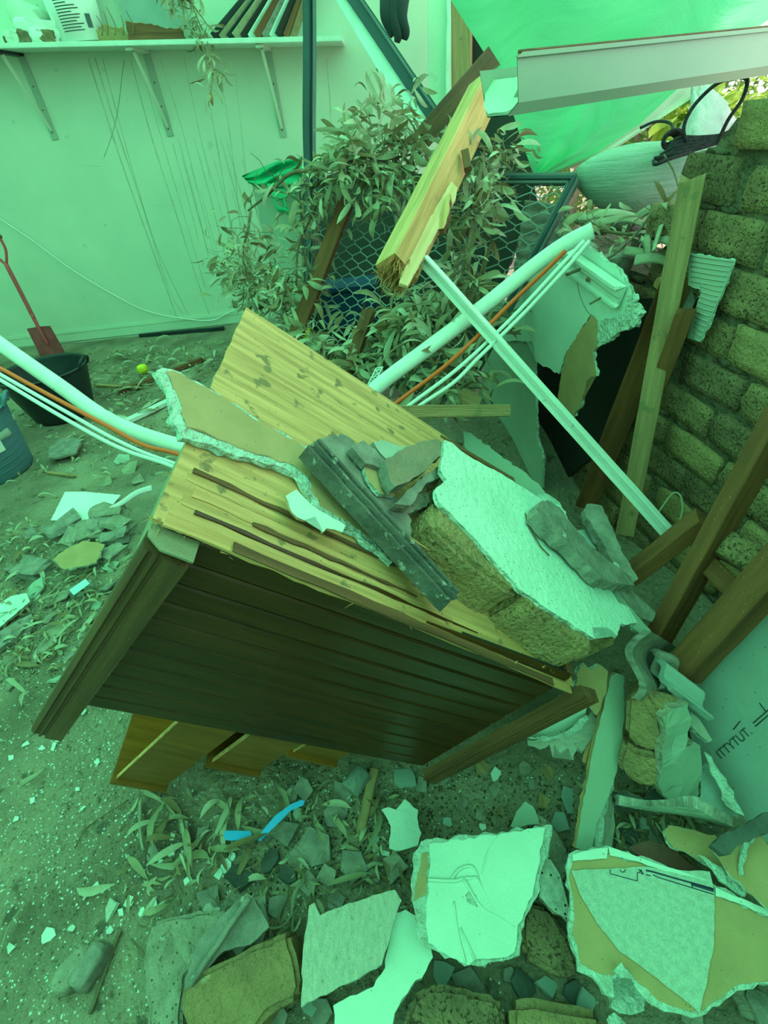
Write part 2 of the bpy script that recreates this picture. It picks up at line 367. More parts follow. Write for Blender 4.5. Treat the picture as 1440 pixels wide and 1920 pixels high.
for k_, (vs, fs) in enumerate(LEAFV):
    for j_, mm in enumerate(LMATS):
        me = bpy.data.meshes.new('leaf'); me.from_pydata(vs, [], fs); me.materials.append(mm)
        for p in me.polygons: p.use_smooth = True
        LEAFM[(k_, j_)] = me
def rotm(d, roll):
    X = d.normalized(); Z = Vector((0, 0, 1)) if abs(X.z) < .95 else Vector((1, 0, 0))
    return frame(Vector(), X, Matrix.Rotation(roll, 3, X) @ Z)
def leaf_obj(name, p, d, roll, s, parent=None, rnd=random, mi=None):
    me = LEAFM[(rnd.randrange(6), mi if mi is not None else rnd.choice((0, 0, 1, 1, 2)))]
    M = Matrix.Translation(p) @ rotm(d, roll) @ Matrix.Diagonal((s, s, s, 1))
    return link(name, me, M, parent)
def leaf_soup(name, items, parent=None, M=None):
    vs = []; fs = []; fm = []; Mi = (M or Matrix()).inverted()
    for (p, d, roll, s, k, j) in items:
        T = Mi @ Matrix.Translation(p) @ rotm(d, roll) @ Matrix.Diagonal((s, s, s, 1)); b = len(vs)
        vs += [T @ Vector(v) for v in LEAFV[k][0]]; fs += [tuple(i + b for i in f) for f in LEAFV[k][1]]; fm += [j] * len(LEAFV[k][1])
    return mk(name, vs, fs, LMATS, M or Matrix(), parent, fm, True)
def branch(label, P, nsing, nsoup, spread, r=.008, seed=1, drop=.6, twigs=14, scale=1.0, cat='branch', group=None, up=0.0):
    rnd = random.Random(seed); C = catmull(P, 6)
    M = Matrix.Translation(P[0])
    t = thing('gum_branch', label, cat, M, group)
    tube('stem', P, r, M_bark, t, 7, 6, .35)
    bm = bmesh.new(); anchors = []
    for i in range(twigs):
        b = rnd.choice(C[2:]); q = [b]; d = Vector((rnd.gauss(0, 1), rnd.gauss(0, .7), rnd.gauss(up, .7))).normalized()
        for j in range(4):
            d = (d + Vector((rnd.gauss(0, .35), rnd.gauss(0, .3), rnd.gauss(-.12 * drop, .3)))).normalized()
            q.append(q[-1] + d * spread * rnd.uniform(.12, .34)); anchors.append((q[-1], d))
        tube_bm(bm, q, r * .22, 4, .4)
    mkbm('twigs', bm, M_bark, None, t, True)['kind'] = 'stuff'
    def one():
        b, d = rnd.choice(anchors); p = b + Vector((rnd.gauss(0, 1), rnd.gauss(0, 1), rnd.gauss(0, 1))) * spread * .16
        d2 = (d * .7 + Vector((rnd.gauss(0, .6), rnd.gauss(0, .6), rnd.gauss(-drop, .5))))
        return p, d2, rnd.uniform(0, 6.28), rnd.uniform(.6, 1.1) * scale
    for i in range(nsing):
        p, d, ro, s = one(); p = p + (CAM - p).normalized() * spread * .15
        leaf_obj('leaf', p, d, ro, s, t, rnd)
    if nsoup:
        items = [(*one(), rnd.randrange(6), rnd.choice((0, 0, 1, 1, 2))) for _ in range(nsoup)]
        leaf_soup('foliage', items, t)['kind'] = 'stuff'
    return t
# ================================================================== STRUCTURE
def grid(name, xs, ys, fz, m, **k):
    vs = [(x, y, fz(x, y)) for y in ys for x in xs]; n = len(xs)
    fs = [(j * n + i, j * n + i + 1, (j + 1) * n + i + 1, (j + 1) * n + i) for j in range(len(ys) - 1) for i in range(n - 1)]
    return mk(name, vs, fs, m, smooth=True, **k)
def rngf(a, b, s): 
    n = max(1, round((b - a) / s)); return [a + (b - a) * i / n for i in range(n)]
xs = rngf(-5, -2, .25) + rngf(-2, 1.3, .03) + rngf(1.3, 9, .6) + [9]
ys = rngf(-2.4, 0, .3) + rngf(0, 2.6, .03) + rngf(2.6, 5.3, .08) + rngf(5.3, 14, .7) + [14]
o = grid('floor', xs, ys, hf, M_floor); o['kind'] = 'structure'
# back wall
YB = math.radians(-4.19); UB = Vector((math.cos(YB), math.sin(YB), 0)); NB = Vector((UB.y, -UB.x, 0)); PB = Vector((-1.15, 5.11, 0))
BACK = (PB, NB)
MB_ = frame(PB, UB, Vector((0, 0, 1)))   # local x along wall, y away from the room, z up
def wallbox(name, x0, x1, y0, y1, z0, z1, m, parent=None, bev=0): return box(name, x0, x1, y0, y1, z0, z1, m, MB_, parent, bev)
wb = wallbox('wall_back', -4.0, 2.25, 0, .12, -.1, 2.8, M_wall); wb['kind'] = 'structure'
b_ = wallbox('baseboard_back', -4.0, .9, -.014, -.001, .02, .13, M_wall, None, .003); b_['kind'] = 'structure'
wallbox('bead', -4.0, .9, -.018, -.014, .10, .112, M_wall, b_)
# stains running down the plaster, and a crack
def wallpts(px): 
    return [MB_.inverted() @ hit(x, y, BACK) for x, y in px]
def wallstrip(name, px, wdt, m, y=-.0012):
    P = wallpts(px); vs = []; fs = []
    C = catmull(P, 5); rr = random.Random(int(px[0][0]))
    for i, p in enumerate(C):
        ww = wdt * rr.uniform(.6, 1.2) / 2; vs += [(p.x - ww, y, p.z), (p.x + ww, y, p.z), (p.x + ww, -.0002, p.z), (p.x - ww, -.0002, p.z)]
    for i in range(len(C) - 1):
        a = i * 4; fs += [(a, a + 4, a + 5, a + 1), (a + 1, a + 5, a + 6, a + 2), (a + 3, a + 7, a + 4, a)]
    return mk(name, vs, fs, m, MB_, wb)
for px, wd in (([(165, 108), (200, 220), (240, 340), (290, 480), (335, 605)], .012), ([(178, 108), (215, 230), (262, 370), (300, 480), (360, 605)], .009),
               ([(192, 108), (232, 260), (275, 410), (318, 545), (350, 600)], .006), ([(245, 112), (285, 260), (330, 400), (368, 520), (398, 605)], .008),
               ([(262, 112), (300, 250), (350, 420), (385, 540)], .005), ([(300, 110), (338, 230), (372, 360)], .005), ([(345, 110), (372, 240), (395, 340)], .005),
               ([(415, 150), (432, 260), (448, 400), (452, 480)], .006), ([(440, 130), (452, 240), (462, 330)], .004), ([(612, 110), (618, 180), (622, 250)], .006), ([(395, 210), (412, 300), (440, 470)], .008)):
    wallstrip('drip_stain', px, wd, M_stain)
for i in range(16):
    x = 325 + i * 8.5 + random.uniform(-3, 3); y = random.uniform(250, 380); wallstrip('drip_stain', [(x, y), (x + 30, y + 110), (x + 48, y + 180)], .004, M_stain)
wallstrip('crack', [(233, 112), (228, 150), (222, 200), (215, 235), (205, 268), (195, 295)], .005, M_crack)
wallstrip('crack', [(145, 313), (165, 310), (190, 312)], .004, M_crack); wallstrip('crack', [(290, 385), (310, 386), (330, 385)], .004, M_crack)
# left and front walls of the room (outside the frame)
o = box('wall_left', -5.1, -5, -2.4, 5.6, -.1, 2.8, M_wall); o['kind'] = 'structure'
o = box('wall_front', -5.1, 1.5, -2.5, -2.4, -.1, 2.8, M_wall); o['kind'] = 'structure'
# brick wall -------------------------------------------------------
YW = math.radians(97.9); UW = Vector((math.cos(YW), math.sin(YW), 0)); NW = Vector((-UW.y, UW.x, 0))   # NW points into the room (-x)
PW = Vector((.95, 1.2, 0)); BR = (PW, NW)
MW = frame(PW, UW, Vector((0, 0, 1)))    # local x along the wall (away), y = into the room, z up
def topz(s):
    if s < -1.0: return 2.0
    if s < .10: return 1.50
    if s < .24: return 1.42
    if s < .36: return 1.30
    return 1.03 if s < 1.2 else .98
vs = []; fs = []
ss = [-3.6, -1.0, -.999, -.5, .10, .101, .16, .2, .201, .3, .36, .361, .7, 1.0, 1.2, 1.34]
for s in ss:
    t_ = topz(s) + .012 * noise.noise(Vector((s * 9, 0, 0))) - .02
    vs += [(s, -.002, -.1), (s, -.002, t_), (s, -.24, t_), (s, -.24, -.1)]
for i in range(len(ss) - 1):
    a = i * 4
    for j in range(4): fs.append((a + j, a + (j + 1) % 4, a + 4 + (j + 1) % 4, a + 4 + j))
fs += [(0, 1, 2, 3), tuple(reversed([len(vs) - 4 + i for i in range(4)]))]
wr = mk('wall_right', vs, fs, M_mortar, MW); wr['kind'] = 'structure'
bmesh_fix = bmesh.new(); bmesh_fix.from_mesh(wr.data); bmesh.ops.recalc_face_normals(bmesh_fix, faces=bmesh_fix.faces[:]); bmesh_fix.to_mesh(wr.data); bmesh_fix.free()
protos = []
for i in range(9):
    b_ = rock('brick', Matrix(), (.218, .10, .098), (M_brick, M_brick2, M_brick3)[i % 3 if i % 4 else 0], None, i + 1, .10, 3, .80); protos.append(b_.data)
    bpy.data.objects.remove(b_)
rb = random.Random(5)
for c in range(15):
    z = -.02 + c * .113
    s = -1.15 + (.115 if c % 2 else 0) + rb.uniform(-.02, .02)
    while s < 1.15:
        L_ = rb.uniform(.85, 1.08)
        if z + .05 < topz(s + .1) and z + .05 < topz(s) + .02:
            M = MW @ Matrix.Translation((s + .11, -.040 + rb.uniform(-.006, .008), z + .05 + rb.uniform(-.005, .005))) @ Matrix.Rotation(rb.uniform(-.035, .035), 4, 'Y') @ Matrix.Diagonal((L_, 1, rb.uniform(.9, 1.04), 1))
            link('brick', rb.choice(protos), M, wr)
        s += .222 * L_ + .014
# lumps of mortar squeezed out of the joints
bm = bmesh.new()
for i in range(190):
    s = rb.uniform(-.8, 1.0); z = -.02 + rb.randrange(13) * .113
    if z > topz(s) - .03: continue
    r = rb.uniform(.008, .02)
    q = bmesh.ops.create_icosphere(bm, subdivisions=1, radius=r)['verts']
    for v in q: v.co = Vector((v.co.x * rb.uniform(1.2, 4) + s, v.co.y * .6 - .001, v.co.z * .8 + z - .004))
o = mkbm('mortar_smears', bm, M_mortar, MW, wr, True); o['kind'] = 'stuff'
# ================================================================== SHADE CLOTH
sc = thing('shade_cloth', 'green shade cloth stretched overhead with a flap hanging behind the broken gutter', 'shade cloth', Vector((0, 2, 2.7)))
def fzt(x, y): return 2.86 + .05 * math.sin(x * 1.7 + y) + .04 * math.sin(y * 2.3 - x)
o = grid('overhead_sheet', rngf(-5.2, 2.2, .2) + [2.2], rngf(-2.6, 5.4, .2) + [5.4], fzt, M_tarp, parent=sc)
def interp(P, v):
    f = v * (len(P) - 1); i = min(int(f), len(P) - 2); f -= i
    return [a + (b - a) * f for a, b in zip(P[i], P[i + 1])]
LP = [(740, -170, 2.25), (845, 0, 2.15), (915, 110, 2.05), (955, 190, 1.98), (978, 265, 1.93), (1000, 325, 1.9)]
RP = [(1760, -190, 2.1), (1520, -20, 2.05), (1310, 130, 2.0), (1200, 232, 1.97), (1120, 285, 1.93), (1014, 331, 1.9)]
nu, nv = 44, 50; vs = []; fs = []
for j in range(nv + 1):
    v = j / nv; a = interp(LP, v); b = interp(RP, v)
    for i in range(nu + 1):
        u = i / nu
        d = .06 * math.sin(7 * u + 2.2 * v * v + 1) * (1 - .5 * v) + .03 * math.sin(17 * u * (1 - .3 * v) + 5 * v) + .02 * noise.noise(Vector((u * 5, v * 5, 0)))
        sag = 16 * math.sin(math.pi * u) * (1 - v)
        vs.append(at(a[0] + (b[0] - a[0]) * u, a[1] + (b[1] - a[1]) * u + sag, a[2] + (b[2] - a[2]) * u + d))
for j in range(nv):
    for i in range(nu):
        q = j * (nu + 1) + i; fs.append((q, q + 1, q + nu + 2, q + nu + 1))
mk('hanging_flap', vs, fs, M_tarp, None, sc, smooth=True)
RQ = [(1900, -120, 2.1), (1640, 20, 2.05), (1400, 118, 2.0), (1250, 215, 1.97), (1150, 282, 1.93), (1016, 336, 1.9)]
vs = []; fs = []
for j in range(31):
    v = j / 30; a = interp(RP, v); b = interp(RQ, v)
    for i in range(6):
        u = i / 5; vs.append(at(a[0] + (b[0] - a[0]) * u, a[1] + (b[1] - a[1]) * u, a[2] + (b[2] - a[2]) * u + .012 * math.sin(u * 6 + v * 9) - .003))
for j in range(30):
    for i in range(5): q = j * 6 + i; fs.append((q, q + 1, q + 7, q + 6))
o = mk('hem', vs, fs, M_tarpw, None, sc, smooth=True); o['label'] = 'pale doubled hem of the cloth'
tube('fold_shadow_rod', [at(960, -50, 2.22), at(1045, 40, 2.16), at(1085, 66, 2.14), at(1140, 45, 2.14)], .022, M_bark, sc)  # added rod behind the flap, casts the dark fold band on it
# ================================================================== OUTSIDE
def bush(name, label, c, R, n, m, s=2.0, seed=0, trunk=None, cat='bush', group=None):
    rr = random.Random(seed); t = thing(name, label, cat, Vector((c[0], c[1], hf(c[0], c[1]))), group)
    vs = []; fs = []
    for i in range(n):
        d = Vector((rr.gauss(0, 1), rr.gauss(0, 1), rr.gauss(0, 1))).normalized() * rr.uniform(.55, 1.05)
        p = Vector((c[0] + d.x * R[0], c[1] + d.y * R[1], c[2] + d.z * R[2]))
        T = Matrix.Translation(p) @ rotm(Vector((rr.gauss(0, 1), rr.gauss(0, 1), rr.gauss(-.3, .7))), rr.uniform(0, 6)) @ Matrix.Diagonal((s, s * 1.8, s, 1)); b = len(vs)
        k = rr.randrange(6); vs += [T @ Vector(v) for v in LEAFV[k][0]]; fs += [tuple(q + b for q in f) for f in LEAFV[k][1]]
    o = mk('foliage', vs, fs, m, None, t, smooth=True); o['kind'] = 'stuff'
    for k in range(trunk or 0):
        x = c[0] + rr.uniform(-.5, .5) * R[0]
        tube('trunk', [Vector((x, c[1] - .1, 0)), Vector((x + rr.uniform(-.1, .1), c[1] - R[1] * .7, c[2])), Vector((x + rr.uniform(-.3, .3), c[1] - R[1] * .8, c[2] + R[2]))], .05, M_trunk, t, 8, 4, .7)
    return t
bush('dense_shrub', 'dark dense shrub outside, left of the sandbag', (2.75, 6.3, .75), (.75, .5, 1.2), 1500, M_tree, 1.0, 1, 3)
bush('leafy_tree', 'green leafy tree with grey trunks outside, above the sandbag', (4.7, 8.2, 1.5), (1.2, .6, 1.0), 1500, M_tree, 1.0, 2, 3, 'tree')
bush('bright_palm', 'bright yellow-green palm outside above the sandbag', (3.25, 5.5, 1.12), (.28, .25, .26), 260, M_treel, 2.0, 3, 1, 'plant')
bush('pale_shrub', 'yellow-green shrub outside, right of the plastic bag', (4.1, 5.6, 1.0), (.5, .4, .65), 700, M_treel, 1.0, 4, 2)
bush('low_shrub', 'low dark shrub outside beneath the palm', (3.6, 7.1, .5), (1.3, .3, .8), 1400, M_tree, 1.1, 5, 0)
# ================================================================== CABINET (tipped over, resting on its pulled drawers)
E1 = Vector((0.74051893, 0.02219771, -0.6716688)); E2 = Vector((0.0754534, 0.99038862, 0.11591879)); E3 = -Vector(E1.cross(E2)); E3.normalize()
F0 = Vector((-0.295, 0.520, 1.117))
MC = Matrix(((E1.x, E2.x, -E3.x, F0.x), (E1.y, E2.y, -E3.y, F0.y), (E1.z, E2.z, -E3.z, F0.z), (0, 0, 0, 1)))  # local z = outward from the plywood back
TOP = (F0, -E3); SIDE = (F0, -E2)
cab = thing('wooden_cabinet', 'dark-stained wooden drawer cabinet tipped over in the rubble, bare plywood back facing up', 'cabinet', MC)
def lerp(a, b, t): return a + (b - a) * t
def cm(u, v, w_):   # unit box -> cabinet local (z up out of the plywood)
    f0 = Vector((0, 0, 0)) * (1 - u) + Vector((.80, 0, .04)) * u; f1 = Vector((.041, 0, -.603)) * (1 - u) + Vector((.873, 0, -.495)) * u
    g0 = Vector((.012, .62, 0)) * (1 - u) + Vector((.81, .60, .03)) * u; g1 = Vector((.045, .62, -.60)) * (1 - u) + Vector((.87, .60, -.49)) * u
    return (f0 * (1 - w_) + f1 * w_) * (1 - v) + (g0 * (1 - w_) + g1 * w_) * v
def cbox(name, u0, u1, v0, v1, w0, w1, m, parent=cab, grow=0, bev=.0015):
    bm = bmesh.new(); v = [bm.verts.new(cm(u, vv, ww)) for u in (u0, u1) for vv in (v0, v1) for ww in (w0, w1)]
    for f in BF: bm.faces.new([v[i] for i in f])
    bmesh.ops.recalc_face_normals(bm, faces=bm.faces[:])
    if bev: bmesh.ops.bevel(bm, geom=bm.edges[:], offset=bev, segments=1, affect='EDGES')
    return mkbm(name, bm, m, MC, parent)
# tongue and groove boards of the side
nb = 11
for i in range(nb):
    a, b = i / nb, (i + 1) / nb
    cbox('side_board', .01, .985, 0.002, .022, a + .003, b - .003, M_dark, bev=.0035)
cbox('side_backing', .01, .985, .018, .03, .01, .99, M_void, bev=0)
cbox('end_panel', -.002, .022, .0, 1.0, .005, 1.0, M_edge)
cbox('end_panel', .975, 1.0, .02, 1.0, .0, 1.0, M_brown2)
cbox('side_panel', .02, .975, .97, 1.0, .0, 1.0, M_brown2)
cbox('divider', .44, .46, .03, .97, .1, .97, M_brown2); cbox('divider', .63, .65, .03, .97, .1, .97, M_brown2)
# plywood back, split into plies along the front edge; dark strips paint gap shade
P0 = [hit(x, y, TOP) for x, y in ((284, 975), (460, 596), (620, 706), (780, 810))]
loc = [(-.004, -.006), (.004, .622), (.40, .615), (.82, .60), (.815, .0), (.6, -.008), (.4, -.004), (.2, -.010)]
slab('plywood_back', None, TOP, .006, [M_ply, M_pine], cab, jag=.0015, seg=.03, pts3=[MC @ Vector((x, y, .002 + x * .045)) for x, y in loc], xdir=E1)
rr = random.Random(3)
for i, (u0, u1, v0, v1, h, m) in enumerate([(.0, .62, .004, .030, .006, M_pine), (.01, .80, -.010, .012, .003, M_pine), (.02, .5, .034, .050, .010, M_ply), (.03, .40, .055, .075, .012, M_pine),
                                          (.015, .30, .080, .098, .014, M_ply), (.1, .74, -.012, .003, .008, M_brown2), (.02, .40, .094, .104, .015, M_brown2), (.12, .42, .047, .055, .0125, M_brown2), (.04, .56, .026, .033, .0095, M_dark)]):
    ps = []
    n = 14
    for k in range(n + 1):
        x = u0 + (u1 - u0) * k / n; ps.append((x, v1 * (1 - .75 * (k / n) ** 1.5) + v0 * .75 * (k / n) ** 1.5 + rr.uniform(-.002, .002), x))
    for k in range(n, -1, -1):
        x = u0 + (u1 - u0) * k / n; ps.append((x, v0 + rr.uniform(-.002, .002) - .03 * (k / n) * (v1 - v0 > .01) * .3, x))
    slab('ply_and_gap_shade', None, off(TOP, h), .003, [m, m], cab, jag=.0012, seg=.03, seed=i, xdir=E1, pts3=[MC @ Vector((x, y, h + x * .045)) for x, y, _ in ps])
for px in ([(430, 742), (452, 752), (470, 772), (452, 766)], [(622, 1020), (636, 1016), (640, 1028), (628, 1030)], [(405, 900), (420, 905), (450, 925), (425, 920)], [(612, 985), (630, 992), (622, 998)], [(560, 700), (580, 712), (590, 740), (570, 722)]):
    slab('white_smear', px, off(TOP, .0035 + .045 * (px[0][0] - 285) / 1000), .0012, [M_wpaper, M_wpaper], cab, .002, .008)
bm = bmesh.new()
for i in range(70):   # torn wood fibres at the near corner and along the edge
    if i < 45: p = Vector((rr.uniform(-.003, .05), rr.uniform(-.01, .10), rr.uniform(.0, .012)))
    else: x = rr.uniform(.05, .8); p = Vector((x, rr.uniform(-.012, 0), .002 + x * .045))
    d = Vector((rr.uniform(-.6, 1), rr.uniform(-.6, .3), rr.uniform(-.5, .6))).normalized() * rr.uniform(.006, .022)
    s = rr.uniform(.0006, .0016); a = d.orthogonal().normalized() * s
    q = [bm.verts.new(p + a), bm.verts.new(p - a), bm.verts.new(p - a + Vector((0, 0, s))), bm.verts.new(p + d)]
    for f in ((0, 1, 3), (1, 2, 3), (2, 0, 3)): bm.faces.new([q[j] for j in f])
mkbm('torn_fibres', bm, M_pine, MC, cab)['kind'] = 'stuff'
# mouldings
def cl(x, y, z): return MC @ Vector((x, y, z))
def ridged(w_, h_):   # ridged strip section, ridges on the outer half
    h2 = h_ / 2; p = [(-w_ / 2, -h2), (w_ / 2, -h2), (w_ / 2, h2)]
    xs_ = [.05, .0, -.04, -.10, -.14, -.20, -.24, -.30, -.36, -.5]
    zz = [h2, h2, h2 - .005, h2 - .005, h2 - .001, h2 - .001, h2 - .006, h2 - .006, h2 - .003, h2 - .012]
    return p + [(x * w_, z) for x, z in zip(xs_, zz)]
beam('corner_moulding', cl(.030, -.016, -.015), cl(.033, -.016, -.715), .062, .034, M_dark2, up=-E2, parent=cab, n=4, wob=0, profile=[(-y, z) for y, z in reversed(ridged(.062, .034))] if False else ridged(.062, .034))
def ridged2(w_, h_):
    h2 = h_ / 2; p = [(-w_ / 2, -h2), (w_ / 2, -h2)]; n = 7
    for i in range(n, -1, -1):
        x = -w_ / 2 + w_ * i / n; p += [(x, h2 - .001 * (i % 2)), (x - w_ / n * .35 if i else x, h2 - .010)]
    return p
beam('end_moulding', cl(.845, -.012, .03), cl(.900, -.012, -.515), .042, .026, M_oldpine, up=-E2, parent=cab, n=4, wob=0, profile=ridged2(.042, .026)).data.materials[0] = M_brown2
slab('moulding_end_grain', None, (cl(.03, -.03, .003), -E3), .004, [M_edge, M_edge], cab, jag=.0005, seg=.05, pts3=[cl(x, y, .0035) for x, y in ((-.002, .0), (.062, .0), (.062, -.034), (.02, -.034), (-.001, -.020))])
# three drawers, pulled out by different amounts
def drawer(x0, x1, zf, i):
    D = thing_child('drawer', cab)
    yb, ye, zb = .02, .57, -.45
    tk = .011
    def b(name, a0, a1, b0, b1, c0, c1, m): return box(name, a0, a1, b0, b1, c0, c1, m, MC, D, .0012)
    b('drawer_side', x0, x1, yb, yb + tk, -zf + .0, zb, M_drawer).data.materials[0] = M_drawer
    b('drawer_side', x0, x1, ye - tk, ye, -zf, zb, M_drawerin)
    b('drawer_bottom', x1 - .012, x1 - .004, yb + tk, ye - tk, -zf, zb, M_drawerin)
    b('drawer_back', x0 + .01, x1, yb + tk, ye - tk, zb - tk, zb, M_drawerin)
    b('drawer_front', x0 - .012, x1 + .010, yb - .010, ye + .008, -zf - .016, -zf, M_drawer)
    b('rim', x0 - .0015, x0 + .001, yb - .0005, yb + tk + .0005, -zf, zb, M_pine)
def thing_child(name, parent):
    o = link(name, None, MC, parent); return o
drawer(.262, .392, 1.075, 0); drawer(.425, .553, .815, 1); drawer(.562, .685, .640, 2)
# ------------------------------------------------------------------ on top of the cabinet
PT = off(TOP, .034)
o = board('plasterboard_piece', 'long torn plasterboard piece with brown paper lying across the cabinet back', 'plasterboard',
      [(294, 694), (322, 692), (400, 733), (480, 785), (565, 832), (640, 895), (700, 958), (748, 1040), (735, 1054), (690, 1018), (640, 980), (598, 960), (572, 908), (545, 885), (500, 870), (450, 855), (410, 840), (375, 830), (343, 820), (323, 790), (316, 745)],
      plane3((300, 695, .845), (345, 818, .745), (735, 1045, .80)) if False else off(TOP, .036), .012, jag=.005,
      face=[(312, 697), (324, 694), (400, 735), (480, 787), (565, 834), (640, 897), (700, 960), (744, 1038), (690, 1006), (640, 968), (600, 945), (582, 897), (550, 872), (500, 855), (450, 838), (410, 824), (380, 806), (352, 800), (340, 775), (333, 735)])
tag(slab('plaster_flap', [(535, 930), (556, 918), (572, 935), (600, 958), (648, 985), (642, 998), (612, 990), (606, 998), (590, 968), (570, 975), (548, 962)], off(TOP, .05), .004, [M_wpaper, M_paper], None, .002, .01),
    'small white paint-faced plaster flap curling off the edge of the long brown-papered piece', 'plaster flake')
M_tiled2 = mat('sooty_tile', (.16, .155, .135), (.09, .09, .08), 20, bump=.6, bs=60, c3=(.36, .35, .30), s3=60, th3=.62)
# ridged sill strip with its flat grey flange
sill = thing('cement_sill_piece', 'long narrow ridged grey sill piece lying slantwise on the cabinet', 'sill', hit(700, 980, off(TOP, .06)))
sp = off(TOP, .072)
a, b = hit(582, 838, sp), hit(848, 1128, sp)
beam('ridged_edge', a, b, .044, .034, M_tiled2, up=-E3, parent=sill, n=20, wob=.0006, profile=[(-.022,-.017),(.022,-.017),(.022,.006),(.016,.006),(.013,.016),(.007,.016),(.005,.007),(.0,.007),(-.003,.017),(-.008,.017),(-.010,.006),(-.014,.006),(-.016,.012),(-.022,.012)], endj=(.004, .01))
slab('flange', [(598, 822), (640, 812), (662, 826), (700, 880), (735, 925), (772, 975), (770, 1005), (806, 1050), (800, 1062), (740, 1000), (640, 890)], off(TOP, .064), .012, [M_tile, M_tile], sill, .003, .012)
# tile scraps beside it
def scrap(name, label, cat, px, pl, th, m, jag=.002, warp=0, group=None, seg=.012):
    return tag(slab(name, px, pl, th, m if isinstance(m, list) else [m, m], None, jag, seg, warp=warp), label, cat, group)
scrap('roof_tile_piece', 'thick curved roof tile fragment with a brownish face, left of the white rendered brick chunk', 'roof tile', [(722, 862), (760, 838), (822, 822), (832, 832), (828, 852), (800, 880), (760, 905), (738, 915), (728, 900)], off(TOP, .10), .022, [M_tilebr, M_tile], warp=.012)
scrap('roof_tile_piece', 'pale teal-grey tile corner leaning on the sill piece', 'roof tile', [(660, 838), (682, 826), (704, 842), (720, 862), (722, 880), (700, 872), (686, 868)], off(TOP, .085), .016, [M_tile, M_tile])
scrap('roof_tile_piece', 'thin tile strip behind the teal-grey tile corner', 'roof tile', [(700, 828), (722, 826), (752, 838), (770, 834), (752, 850), (726, 862), (712, 848)], off(TOP, .075), .014, [M_rib, M_tile])
scrap('tan_card_piece', 'tan triangular board scrap between the sill piece and the tiles', 'board scrap', [(682, 872), (705, 850), (722, 868), (730, 910), (740, 930), (712, 925), (690, 900)], off(TOP, .075), .008, [M_paper, M_gyp])
scrap('roof_tile_piece', 'long grey tile shard wedged against the left end of the brick chunk', 'roof tile', [(742, 945), (770, 915), (800, 888), (842, 862), (852, 866), (838, 892), (800, 905), (782, 930), (770, 948)], off(TOP, .09), .02, [M_tile, M_conc])
scrap('roof_tile_piece', 'dark tile shard under the long grey shard', 'roof tile', [(738, 950), (765, 962), (800, 950), (826, 920), (790, 925), (770, 930)], off(TOP, .06), .02, [M_conc, M_conc])
# brick chunk with white render
ch = thing('brick_masonry_chunk', 'chunk of three bricks still joined by a white rendered face, lying on the cabinet', 'masonry', hit(930, 1030, off(TOP, .02)))
CH = off(TOP, .112)
blockpoly('brick', [(815, 942), (840, 925), (905, 985), (985, 1072), (978, 1108), (962, 1112), (890, 1060), (812, 985)], off(TOP, .104), .098, M_brick2, ch, .010, 1)
blockpoly('brick', [(975, 1110), (992, 1078), (1040, 1110), (1115, 1176), (1118, 1200), (1105, 1225), (1050, 1180), (985, 1130)], off(TOP, .104), .098, M_brick2, ch, .012, 2)
blockpoly('brick', [(1060, 1130), (1110, 1135), (1166, 1175), (1165, 1200), (1130, 1215), (1090, 1190)], off(TOP, .085), .085, M_brick2, ch, .014, 3)
blockpoly('brick', [(832, 862), (856, 850), (1010, 930), (1040, 980), (1000, 1020), (900, 960), (836, 930)], off(TOP, .102), .09, M_brick3, ch, .010, 4)
blockpoly('brick', [(1010, 990), (1040, 985), (1110, 1080), (1100, 1120), (1040, 1080)], off(TOP, .102), .09, M_brick3, ch, .010, 5)
slab('render_skin', [(822, 940), (816, 918), (838, 900), (826, 882), (834, 825), (848, 830), (862, 843), (888, 861), (905, 870), (940, 888), (1012, 934), (1060, 1010), (1120, 1082), (1138, 1092), (1160, 1130), (1180, 1140), (1196, 1168), (1162, 1172), (1158, 1192), (1142, 1178), (1110, 1176), (1116, 1198), (1090, 1182), (1040, 1150), (978, 1108), (900, 1020)], CH, .009, [M_render, M_gyp], ch, jag=.002, seg=.012)
for px in ([(985, 962), (994, 990), (1012, 1022), (1030, 1042)], ):
    tag(tube('dry_twig', [hit(x, y, off(CH, .004)) for x, y in px], .0015, M_brown2, None, 4), 'thin reddish dry stalk lying on the white rendered chunk', 'twig')
tag(tube('dry_twig', [hit(x, y, off(TOP, .075)) for x, y in ((755, 1000), (778, 1015), (806, 1032))], .003, M_pine, None, 5, taper=.4), 'pale wood splinter sticking out beneath the rendered chunk', 'splinter')
# tiles leaning at the right end of the chunk
RT1 = off(TOP, .145)
def ltile(px, pl, th, label):
    return scrap('roof_tile_strip', label, 'roof tile', px, pl, th, [M_tile, M_tile], .003, .006)
ltile([(1003, 965), (1012, 942), (1026, 938), (1048, 952), (1062, 972), (1090, 1002), (1120, 1030), (1150, 1055), (1184, 1080), (1192, 1096), (1160, 1092), (1128, 1084), (1108, 1068), (1070, 1030), (1030, 995)], RT1, .028, 'long thick roof tile strip resting on the right edge of the white rendered chunk')
ltile([(1093, 958), (1100, 945), (1128, 948), (1133, 962), (1170, 1040), (1197, 1085), (1184, 1098), (1174, 1094), (1130, 1020)], plane3((1100, 950, 1.36), (1130, 950, 1.37), (1185, 1090, 1.22)), .026, 'straight roof tile strip standing steeply beside the long tile strip')
scrap('roof_tile_strip', 'short broken tile piece below the two tile strips', 'roof tile', [(1160, 1105), (1178, 1100), (1200, 1122), (1232, 1150), (1222, 1166), (1205, 1160), (1180, 1135)], plane3((1160, 1105, 1.22), (1232, 1150, 1.25), (1205, 1160, 1.2)), .02, M_tile)
